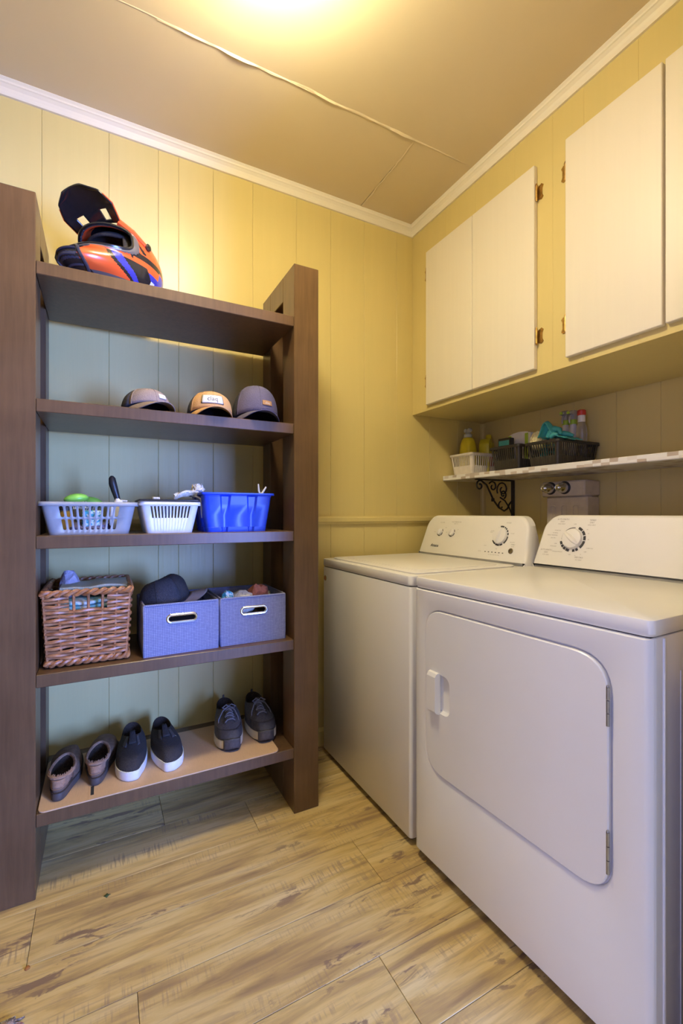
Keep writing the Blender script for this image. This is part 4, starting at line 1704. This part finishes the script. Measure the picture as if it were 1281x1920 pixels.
b.add([(-.004, -.004, .0005), (.003, -.005, .0005), (.004, .002, .0005), (-.001, .005, .0005)], [(0, 1, 2, 3)], frame((-.0012, -.026, .822), (0, -1, 0), (0, 0, 1)))
obj('sticker_emblem', b, MAT['red'], bdo, smooth=False)

# dryer, turned about two degrees
DRZ = R(2.2)
dr = thing('clothes_dryer', 'white front-loading clothes dryer with hinged door, nearest the camera', 'dryer', (.908, 1.206, 0), DRZ)
DW = .712
# body with the opening behind the door left as a recess
body = MB()
body.prism(rrect(.66, DW, .010, 5), .030, .8785, .004, T(.33 + .0115, -DW / 2, 0))
obj('body', body, MAT['white'], dr)
obj('plinth', MB().box(.03, .64, -DW + .02, -.02, .008, .0302), MAT['dark_gap'], dr, smooth=False)
for px_, py_ in ((.06, -.05), (.06, -DW + .05), (.6, -.05), (.6, -DW + .05)):
    obj('foot', MB().lathe([(.001, 0), (.022, 0), (.022, .006), (.012, .012), (.012, .031), (.001, .031)], 14, T(px_, py_, 0)), MAT['dark_gap'], dr)
obj('seam_gasket', MB().box(.010, .65, -DW + .006, -.006, .8784, .8812), MAT['dark_gap'], dr, smooth=False)
obj('top_deck', MB().prism(rrect(.668, DW + .004, .014, 6), .881, TOP, .006, T(.33 + .006, -DW / 2, 0)), MAT['white'], dr)
# front sheet with a rounded opening; the door sits in it
uo0, uo1, vo0, vo1 = .055, .636, .318, .824
hole = rpoly([(uo0, vo0), (uo1, vo0), (uo1, vo1), (uo0, vo1)], [.085, .075, .085, .075], 8)
N = len(hole)
cxu, czv = (uo0 + uo1) / 2, (vo0 + vo1) / 2
outp = []
for u, z in hole:
    du, dz = u - cxu, z - czv
    k = min((((DW - .014) - cxu) if du > 0 else (cxu - .014)) / abs(du) if abs(du) > 1e-6 else 1e9, ((.8745 - czv) if dz > 0 else (czv - .034)) / abs(dz) if abs(dz) > 1e-6 else 1e9)
    outp.append((cxu + du * k, czv + dz * k))
for cu, cz in ((.014, .034), (DW - .014, .034), (DW - .014, .8745), (.014, .8745)):
    j = min(range(N), key=lambda q: (outp[q][0] - cu) ** 2 + (outp[q][1] - cz) ** 2)
    outp[j] = (cu, cz)


def edge_out(p):
    u, z = p
    return (0 if abs(u - .014) < 1e-4 else DW if abs(u - DW + .014) < 1e-4 else u, .030 if abs(z - .034) < 1e-4 else .8785 if abs(z - .8745) < 1e-4 else z)


hx = off_poly(hole, -.006)
hi = off_poly(hole, .0)
fr = MB()
fr.rings([[(.0118, -edge_out(p)[0], edge_out(p)[1]) for p in outp], [(.004, -(p[0] + (edge_out(p)[0] - p[0]) * .75), p[1] + (edge_out(p)[1] - p[1]) * .6) for p in outp], [(0, -u, z) for u, z in outp], [(0, -u, z) for u, z in hx], [(.0015, -u, z) for u, z in off_poly(hole, -.003)], [(.006, -u, z) for u, z in hi], [(.0114, -u, z) for u, z in hi]], True, False, False)
obj('front_panel', fr, MAT['white'], dr, ang=45)
door_poly = off_poly(hole, .0058)
# door skin with a scooped finger recess at the left
dd = MB()
dx = -.004
rec = rpoly([(.112, .512), (.166, .512), (.166, .630), (.112, .630)], [.004, .024, .03, .004], 7)
# match counts: radial spokes from the recess centre to the door edge
rc = (.139, .571)
M_ = len(rec)
edge = []
dN = len(door_poly)


def hit(px_, pz_):
    best = None
    d0 = Vector((px_ - rc[0], pz_ - rc[1]))
    for i in range(dN):
        a, b2 = Vector(door_poly[i]), Vector(door_poly[(i + 1) % dN])
        e = b2 - a
        den = d0.x * e.y - d0.y * e.x
        if abs(den) < 1e-12:
            continue
        t_ = ((a.x - rc[0]) * e.y - (a.y - rc[1]) * e.x) / den
        s_ = ((a.x - rc[0]) * d0.y - (a.y - rc[1]) * d0.x) / den
        if t_ > 0 and -1e-6 <= s_ <= 1 + 1e-6:
            best = t_ if best is None else max(best, t_)
    return (rc[0] + d0.x * best, rc[1] + d0.y * best)


# door slab as its own closed outline; recess cut as inner loop joined by triangulated fill
bm = bmesh.new()
ov = [bm.verts.new((0, -u, z)) for u, z in door_poly]
iv = [bm.verts.new((0, -u, z)) for u, z in rec]
es = [bm.edges.new((ov[i], ov[(i + 1) % dN])) for i in range(dN)] + [bm.edges.new((iv[i], iv[(i + 1) % M_])) for i in range(M_)]
bmesh.ops.triangle_fill(bm, use_beauty=True, edges=es)
bm.verts.index_update()
fv = [v.co.copy() for v in bm.verts]
ff = [[v.index for v in f.verts] for f in bm.faces]
bm.free()
fv = [Vector((dx, p.y, p.z)) for p in fv]
inner_in = off_poly(door_poly, .006)
# front face is inset a little so the rim can roll over
cen = Vector((dx, -cxu, czv))
dd.add(fv, ff)
dd.rings([[(dx, -u, z) for u, z in door_poly], [(dx + .0025, -u, z) for u, z in off_poly(door_poly, -.0022)], [(.010, -u, z) for u, z in off_poly(door_poly, -.0022)]], True, False, False)
rr_ = [[(dx, -u, z) for u, z in rec], [(dx + .004, -u, z) for u, z in off_poly(rec, .002)], [(dx + .012, -u, z) for u, z in off_poly(rec, .007)], [(dx + .0145, -u, z) for u, z in off_poly(rec, .014)]]
dd.rings(rr_, True, False, True)
door = obj('door', dd, MAT['white'], dr, ang=28)
hb = MB()
for yy in ():
    pass
grip = [[(x, -u, z) for x, u in pr_] for z, pr_ in (
    (.634, [(dx - .001, .082), (dx - .003, .082), (dx - .003, .122), (dx - .001, .122)]),
    (.632, [(dx + .002, .080), (dx - .010, .083), (dx - .010, .121), (dx + .002, .124)]),
    (.622, [(dx + .002, .080), (dx - .016, .083), (dx - .016, .120), (dx + .002, .124)]),
    (.518, [(dx + .002, .080), (dx - .016, .083), (dx - .016, .120), (dx + .002, .124)]),
    (.512, [(dx + .002, .080), (dx - .012, .083), (dx - .012, .121), (dx + .002, .124)]),
    (.508, [(dx - .001, .082), (dx - .004, .083), (dx - .004, .121), (dx - .001, .123)]))]
hb.rings(grip)
obj('door_handle', hb, MAT['white_plastic'], door, ang=30)
for z0_, z1_ in ((.680, .762), (.373, .461)):
    h = MB()
    L3 = (z1_ - z0_) / 3
    for k in range(3):
        h.tube([(-.0045, -.632, z0_ + L3 * k + .0008), (-.0045, -.632, z0_ + L3 * (k + 1) - .0008)], .0034, 10)
    h.lathe([(.0005, 0), (.0033, 0), (.0024, .003), (.0005, .004)], 10, T(-.0045, -.632, z1_))
    obj('hinge', h, MAT['steel'], door)
# right-hand side panel seams
sd = MB()
sd.box(.045, .052, -DW - .0035, -DW + .002, .034, .8755, .0015)
sd.box(.115, .118, -DW - .0015, -DW + .002, .05, .80, .0006)
obj('side_seam', sd, MAT['white'], dr)
CXD, CLD = .585, .30
cons2 = console(dr, DW, CXD, .200, .115, CLD)
cons2.location = (0, 0, TOP)
Md = frame(Vector((CXD - .0002, 0, TOP)), (0, -1, 0), Vector((CLD, 0, 1)))
KU, KV = .150, .118
knob(dr, at(Md, KU, KV), .0375, -38, .020)
d = MB()
arcs(d, at(Md, KU, KV), [(68, 46), (42, 20), (16, -4), (-8, -44), (-54, -66), (-70, -82), (-98, -116), (-119, -132), (-135, -147), (-150, -166)], .0405, .0500)
arcs(d, at(Md, KU, KV), [(84, 140), (150, 186)], .041, .0435)
obj('dial_marks', d, MAT['print_dark'], dr, smooth=False)['kind'] = 'stuff'
printed(dr, Md, [('AUTOMATIC', .100, .192, .0085, 0, 0), ('DRY', .098, .183, .0085, 0, 0), ('HIGH HEAT', .096, .174, .0055, 0, 0),
                 ('TIMED', .215, .190, .0085, 0, 0), ('DRY', .213, .181, .0085, 0, 0), ('HIGH HEAT', .213, .172, .0055, 0, 0),
                 ('AUTOMATIC', .052, .070, .0085, 0, 0), ('DRY', .052, .060, .0085, 0, 0), ('LOW HEAT', .052, .051, .0055, 0, 0),
                 ('AIR DRY', .186, .050, .0085, 0, 0), ('NO HEAT', .186, .041, .0055, 0, 0), ('OFF', .150, .174, .006, 0, 0), ('OFF', .148, .058, .006, 0, 0), ('OFF', .205, .072, .006, 0, 0), ('OFF', .085, .096, .006, 0, 0),
                 ('MORE DRY', .085, .148, .0052, 0, 0), ('NORMAL', .077, .138, .0052, 0, 0), ('ENERGY PREFERRED', .066, .129, .0048, 0, 0), ('LESS DRY', .072, .118, .0052, 0, 0), ('MORE DRY', .078, .086, .0052, 0, 0), ('WRINKLE PREVENT', .098, .066, .0048, 0, 0),
                 ('60', .200, .155, .006, 0, 0), ('50', .207, .140, .006, 0, 0), ('40', .210, .118, .006, 0, 0), ('DAMP DRY', .220, .086, .005, 0, 0), ('20', .190, .062, .005, 0, 0), ('10', .170, .056, .005, 0, 0)], 'printed_legend')['kind'] = 'stuff'

# ------------------------------------------------------------------ shelf over the machines
SX0, SZ = 1.692, 1.330
shf = thing('wall_shelf', 'narrow wall shelf covered in white and taupe honeycomb liner above the machines', 'shelf', (SX0, YB, SZ))
obj('board', MB().box(0, XR - SX0 - .001, YN + .01 - YB, -.001, -.027, 0, .003), MAT['liner'], shf, smooth=False)
br = thing('shelf_bracket', 'black wrought iron scroll bracket holding up the honeycomb wall shelf', 'bracket', (XR - .001, 1.765, SZ - .0275))
b = MB().box(-.275, 0, -.011, .011, -.006, 0, .0015).box(-.007, 0, -.011, .011, -.225, -.0062, .0015)
obj('frame_bars', b, MAT['iron'], br)


def spiral(cx, cz, r0, r1, a0, a1, n=20):
    return [(cx + (r0 + (r1 - r0) * i / n) * math.cos(R(a0 + (a1 - a0) * i / n)), 0, cz + (r0 + (r1 - r0) * i / n) * math.sin(R(a0 + (a1 - a0) * i / n))) for i in range(n + 1)]


b = MB()
b.tube([(-.235, 0, -.010), (-.20, 0, -.03), (-.175, 0, -.07), (-.15, 0, -.11), (-.11, 0, -.15), (-.07, 0, -.168), (-.045, 0, -.155), (-.03, 0, -.13), (-.012, 0, -.115)], .0048, 7)
b.tube(spiral(-.248, -.035, .029, .006, 55, 480, 26), .0045, 7)
obj('main_curve', b, MAT['iron'], br)
for sp in (spiral(-.155, -.038, .030, .008, 150, -230), spiral(-.082, -.052, .044, .012, 210, -240), spiral(-.078, -.078, .024, .007, -70, 330), spiral(-.092, -.140, .024, .008, 100, 330)):
    obj('scroll', MB().tube(sp, .004, 7), MAT['iron'], br)
obj('lower_stem', MB().tube([(-.10, 0, -.095), (-.065, 0, -.112), (-.035, 0, -.145), (-.012, 0, -.185), (-.008, 0, -.21)], .004, 7), MAT['iron'], br)
obj('foot_scroll', MB().tube(spiral(-.024, -.213, .018, .005, -10, 300), .004, 7), MAT['iron'], br)
obj('collar', MB().box(-.162, -.146, -.006, .006, -.118, -.100, .002), MAT['iron'], br)

# washer water outlet box
ub = thing('valve_box', 'beige plastic wall box with two chrome knobs and three grooves under the shelf', 'valve box', (XR - .001, 1.382, 1.0))
hd = MB().box(-.112, -.0, -.110, .112, .200, .272, .006)
obj('head', hd, MAT['beige'], ub)
bd = MB()
bd.box(-.092, -.0, -.108, .102, -.10, .1995, .006)
obj('body', bd, MAT['beige'], ub)
gv = plain('beige_groove', (.40, .35, .29), .5)
for u in (.052, -.006, -.064):
    b = MB()
    P_ = rpoly([(u - .014, -.09), (u + .014, -.09), (u + .014, .160), (u - .014, .160)], [.002, .002, .012, .012], 5)
    b.rings([[(-.0925, -q, z) for q, z in P_], [(-.095, -q, z) for q, z in off_poly(P_, .0012)], [(-.095, -q, z) for q, z in off_poly(P_, .0026)], [(-.0912, -q, z) for q, z in off_poly(P_, .004)]], True, False, True)
    obj('groove', b, MAT['beige'], ub)
for u in (.062, -.012):
    Mk = T(-.112, u, .240) @ ROT(R(-90), 'Y')
    ring_ = MB().lathe([(.001, .0004), (.030, .0004), (.030, .002), (.026, .003), (.001, .003)], 28, Mk)
    obj('escutcheon', ring_, MAT['black_plastic'], ub)
    kn = MB().lathe([(.024, .003), (.0245, .014), (.022, .030), (.020, .032), (.0165, .046), (.015, .049), (.012, .047), (.009, .0465), (.0085, .051), (.005, .054), (.0005, .055)], 28, Mk)
    obj('valve_knob', kn, MAT['chrome'], ub)

ZS = SZ + .0006


def shelf_basket(name, label, x0, x1, ya, yb, h, mat, nx, ny, slot):
    t = thing(name, label, 'basket', ((x0 + x1) / 2, (ya + yb) / 2, ZS))
    w, d = x1 - x0, yb - ya
    basket(t, w - .042, d - .036, w - .010, d - .010, h, nx, ny, [slot], mat, .55, .004, .010, margin=.04)
    return t


shelf_basket('white_basket', 'small white slotted basket with yellow bottles, at the corner end of the wall shelf', 1.732, 1.985, 1.805, 1.983, .116, MAT['cream_plastic'], 13, 11, (.050, .100))
shelf_basket('black_basket', 'smaller black slotted basket with a wipes packet, middle of the wall shelf', 1.712, 1.975, 1.478, 1.665, .116, MAT['black_plastic'], 14, 11, (.050, .104))
shelf_basket('black_basket', 'larger black slotted basket with spray bottles and gloves on the wall shelf', 1.700, 1.988, 1.262, 1.440, .108, MAT['black_plastic'], 18, 11, (.042, .096))

# bottles in the white basket
t = thing('detergent_bottle', 'yellow detergent bottle with clear twist cap in the white basket', 'bottle', (1.790, 1.893, ZS + .003))
obj('body', MB().rings([[(x, y, z) for x, y in rrect(w, d, r, 4)] for w, d, r, z in ((.070, .082, .022, 0), (.076, .088, .026, .006), (.078, .09, .026, .06), (.074, .086, .026, .13), (.070, .08, .028, .17), (.060, .066, .028, .195), (.046, .050, .023, .204), (.036, .036, .0178, .206))]), MAT['yellow'], t)
obj('neck', MB().lathe([(.023, .2062), (.0235, .222), (.019, .226), (.001, .226)], 20), MAT['clear'], t)
b = MB().box(-.008, .008, -.016, .016, .2262, .234, .003)
for s in (-1, 1):
    b.lathe([(.001, -.009), (.010, -.009), (.0125, -.005), (.0125, .005), (.010, .009), (.001, .009)], 14, T(0, s * .0135, .246) @ ROT(R(90), 'Y'))
b.tube([(0, 0, .233), (0, 0, .252)], .006, 8)
obj('cap', b, MAT['clear'], t)
t = thing('handled_jug', 'yellow-green jug with round finger hole behind the clear-capped bottle in the white basket', 'jug', (1.900, 1.862, ZS + .003), R(28))
t.scale = (.9, .9, .95)
# flat-sided body with a through hole for the hand
hole_ = [(-.022 + .017 * math.cos(2 * PI * k / 20), .170 + .021 * math.sin(2 * PI * k / 20)) for k in range(20)]
body_ = rpoly([(-.062, 0), (.062, 0), (.062, .15), (.040, .195), (.016, .185), (.0, .205), (-.03, .212), (-.058, .180)], [.012, .012, .03, .008, .01, .02, .02, .02], 5)
bm = bmesh.new()
ov = [bm.verts.new((u, 0, z)) for u, z in body_]
iv = [bm.verts.new((u, 0, z)) for u, z in hole_]
es = [bm.edges.new((ov[i], ov[(i + 1) % len(ov)])) for i in range(len(ov))] + [bm.edges.new((iv[i], iv[(i + 1) % len(iv)])) for i in range(len(iv))]
bmesh.ops.triangle_fill(bm, use_beauty=True, edges=es)
bm.verts.index_update()
fv = [v.co.copy() for v in bm.verts]
ff = [[v.index for v in f.verts] for f in bm.faces]
bm.free()
b = MB()
for s in (-1, 1):
    b.add([(p.x, s * .030, p.z) for p in fv], ff)
b.rings([[(u, -.030, z) for u, z in body_], [(u * 1.06, -.020, z * 1.01) for u, z in body_], [(u * 1.06, .020, z * 1.01) for u, z in body_], [(u, .030, z) for u, z in body_]], True, False, False)
b.rings([[(u, -.030, z) for u, z in hole_], [(u, .030, z) for u, z in hole_]], True, False, False)
obj('body', b, plain('olive_yellow_plastic', (.62, .54, .03), .35), t)
obj('cap', MB().lathe([(.018, 0), (.0185, .05), (.016, .056), (.001, .056)], 20, T(.030, 0, .185) @ ROT(R(10), 'Y')), MAT['yellow'], t)
obj('label', MB().grid(lambda u, v: (-.040 + .085 * u, -.0312, .02 + .09 * v + .016 * math.sin(PI * u)), 8, 4), MAT['orange'], t, solid=.0006)
# packets in the smaller black basket
t = thing('wipes_packet', 'white and lime wipes packet standing in the smaller black basket', 'packet', (1.845, 1.571, ZS + .004), R(-3))
t.scale = (1, .84, 1)
P_ = [(-.085, 0), (.085, 0), (.085, .176), (.05, .186), (0, .190), (-.05, .187), (-.085, .178)]
obj('pouch', MB().rings([[(y_, -u * .98, z) for u, z in P_] for y_ in (-.022,)] + [[(y_, -u, z) for u, z in P_] for y_ in (-.014, .014)] + [[(.022, -u * .98, z) for u, z in P_]]), MAT['bright_plastic'], t)
for u0 in (-.0855, .040):
    obj('lime_band', MB().box(-.0235, .0235, -u0 - .026, -u0, .01, .1785, .002), MAT['lime'], t)
obj('turquoise_edge', MB().box(-.0232, .0232, -.0835, -.067, .01, .176, .002), MAT['pale_blue'], t)
t = thing('blue_box', 'black and turquoise small box at the front of the smaller black basket', 'box', (1.775, 1.612, ZS + .005), R(4))
obj('carton', MB().box(-.016, .016, -.036, .036, 0, .158, .002), MAT['black_plastic'], t)
obj('label', MB().box(-.0168, -.0162, -.030, .030, .122, .146), MAT['turq'], t, smooth=False)
t = thing('green_bottle', 'dark green bottle at the near end of the smaller black basket', 'bottle', (1.90, 1.508, ZS + .004))
obj('body', MB().lathe([(.001, 0), (.020, .002), (.021, .01), (.021, .09), (.012, .11), (.011, .118), (.001, .118)], 20), plain('dark_green', (.03, .16, .03), .35), t)
obj('cap', MB().lathe([(.0125, .1182), (.0125, .136), (.001, .137)], 16), MAT['lime'], t)


def sprayer(name, label, x, y, mbody, mneck, mhead, sc=1.0, rz=0.0):
    t = thing(name, label, 'spray bottle', (x, y, ZS + .0035), rz)
    obj('body', MB().rings([[(a, b_, z * sc) for a, b_ in rrect(w, d, r, 4)] for w, d, r, z in ((.056, .044, .014, 0), (.060, .048, .018, .006), (.060, .048, .018, .10), (.052, .042, .018, .135), (.036, .034, .016, .170), (.028, .028, .0135, .195), (.027, .027, .013, .200))]), mbody, t)
    obj('neck', MB().lathe([(.0155, .2004 * sc), (.016, .218 * sc), (.0145, .222 * sc), (.001, .222 * sc)], 18), mneck, t)
    prof = [(-.034, .246), (-.034, .256), (-.010, .266), (.020, .264), (.030, .250), (.022, .238), (.014, .2224), (-.010, .2224), (-.012, .244)]
    obj('head', MB().rings([[(u, yy * k2, z * sc) for u, z in prof] for yy, k2 in ((-.011, 1), (.011, 1))]), mhead, t)
    obj('trigger', MB().tube([(-.012, 0, .244 * sc), (-.026, 0, .232 * sc), (-.030, 0, .214 * sc), (-.026, 0, .204 * sc)], [.0045, .0045, .004, .003], 6), mhead, t)
    obj('nozzle', MB().lathe([(.001, 0), (.0065, 0), (.0065, .008), (.001, .008)], 10, T(-.034, 0, .251 * sc) @ ROT(R(-90), 'Y')), mneck, t)
    return t


SPW = plain('pale_spray_body', (.66, .64, .66), .35)
SPC = plain('clear_spray_head', (.60, .58, .55), .25, Transmission_Weight=.3)
sprayer('spray_bottle', 'white spray bottle with lime collar, farthest in the larger black basket', 1.930, 1.396, SPW, MAT['lime'], SPC, 1.01, R(6))
sprayer('spray_bottle', 'white spray bottle with lime collar, between the other bottles in the larger black basket', 1.915, 1.347, SPW, MAT['lime'], SPC, .98, R(3))
t = thing('clear_bottle', 'clear bottle with white neck and red cap in the larger black basket', 'bottle', (1.905, 1.299, ZS + .0035))
obj('body', MB().lathe([(.001, 0), (.021, .001), (.0225, .008), (.0225, .15), (.0215, .17), (.016, .192), (.0145, .197), (.001, .197)], 24), MAT['glassy'], t)
obj('collar', MB().lathe([(.0155, .1972), (.016, .226), (.0145, .2275), (.001, .2275)], 20), MAT['bright_plastic'], t)
obj('cap', MB().lathe([(.0165, .2278), (.0185, .232), (.018, .248), (.0145, .252), (.001, .252)], 20), MAT['red'], t)
# gloves, sponges
t = thing('rubber_glove', 'turquoise rubber gloves heaped over the rim of the larger black basket', 'glove', (1.765, 1.305, ZS + .114))
gl = MB()


def glove_fn(u, v):
    a = (u - .5) * .13
    q = (v - .5) * .11
    ridge_ = .062 * math.exp(-((a + .018 - .2 * q) / .024) ** 2) * ss(.5, .1, v) + .030 * math.exp(-((a + .02) / .030) ** 2 - (q / .04) ** 2)
    return Vector((q + .01 * math.sin(a * 40), -a, .004 + ridge_ + .006 * noise.noise((a * 40, q * 40, 2)) - .012 * ss(.75, 1, u)))


gl.grid(glove_fn, 26, 20)
obj('cuff', gl, MAT['turq'], t, ang=60, solid=.003, off=1)
b = MB()
b.tube([(-.040, .028, .008), (-.038, .018, .030), (-.030, .002, .044), (-.026, -.018, .036), (-.034, -.030, .016)], [.011, .014, .014, .012, .006], 10)
b.tube([(-.045, .010, .008), (-.046, -.006, .018), (-.042, -.022, .016)], [.010, .011, .006], 10)
b.tube([(-.010, -.020, .022), (-.002, -.042, .016), (.004, -.062, .008)], [.012, .011, .006], 10)
obj('fingers', b, MAT['turq'], t, ang=60)
t = thing('yellow_sponge', 'pale yellow scrunched sponge at the left of the larger black basket', 'sponge', (1.752, 1.404, ZS + .112))
obj('foam', lump(.026, .028, .040, 2, .45, 2.4), MAT['sponge'], t)
t = thing('cream_cloth', 'cream folded cloth between the sponge and the gloves in the larger black basket', 'cloth', (1.752, 1.352, ZS + .084))
obj('cloth', folded(.05, .050, .044, 2, 4), MAT['sponge'], t)
t = thing('turquoise_rag', 'turquoise rag folded inside the front of the larger black basket', 'cloth', (1.760, 1.345, ZS + .034))
obj('cloth', folded(.05, .07, .06, 2, 14), MAT['turq'], t)

# ------------------------------------------------------------------ floor bits
t = thing('woven_rug', 'corner of a multicoloured woven rug with fringe at the lower left', 'rug', (-.46, 1.0, 0))


def rug_mat():
    n = NT('striped_rag_weave')
    v = n.coord((1, 1, 1))
    sp = n.n('ShaderNodeSeparateXYZ')
    n.l(v, sp.inputs[0])
    f = n.noise(v, 160, 2)
    mu = n.n('ShaderNodeMath', operation='MULTIPLY_ADD', i_1=18.0)
    n.l(sp.outputs[1], mu.inputs[0])
    n.l(f, mu.inputs[2])
    fr_ = n.n('ShaderNodeMath', operation='FRACT')
    n.l(mu.outputs[0], fr_.inputs[0])
    n.col(n.ramp(fr_.outputs[0], [(0, (.30, .09, .06)), (.25, (.42, .30, .20)), (.45, (.12, .08, .06)), (.62, (.5, .45, .34)), (.8, (.34, .30, .07)), (1, (.28, .08, .06))]))
    n.set(Roughness=.95)
    n.bump(f, .8, .004)
    return n.m


rm = rug_mat()
obj('mat', MB().grid(lambda u, v: (-.58 / 2 + .58 * u, -.45 / 2 + .45 * v, .006 + .002 * math.sin(v * 150) * (1 if 0 < v < 1 else 0)), 30, 90), rm, t, solid=.0055, off=-1, ang=70)
b = MB()
rnd = random.Random(2)
for k in range(70):
    yy = -.22 + .44 * k / 69
    b.tube([(.288, yy, .004), (.296, yy + rnd.uniform(-.003, .003), .004), (.300 + rnd.uniform(0, .008), yy + rnd.uniform(-.006, .006), .002)], [.003, .0026, .0012], 5)
obj('fringe', b, rm, t)['kind'] = 'stuff'
tag(obj('leaf_scrap', MB().add([(0, -.008, .0008), (.006, -.002, .003), (.011, .001, .001), (.004, .003, .002), (.001, .010, .0008), (-.003, .003, .003), (-.009, .002, .001), (-.004, -.002, .002)], [(0, 1, 7), (1, 2, 3), (3, 4, 5), (5, 6, 7), (1, 3, 5, 7)]), plain('dried_leaf', (.06, .09, .02), .8), None, solid=.0006, loc=(.011, 1.497, .0004)), 'tiny dark green leaf scrap on the floor before the bookcase', 'leaf')
tag(obj('orange_crumb', lump(.0055, .0055, .003, 3, .2, 2, 2), plain('crumb_orange', (.40, .15, .03), .8), None, loc=(-.164, 1.349, .0022)), 'tiny round orange crumb on a plank joint at the lower left', 'crumb')
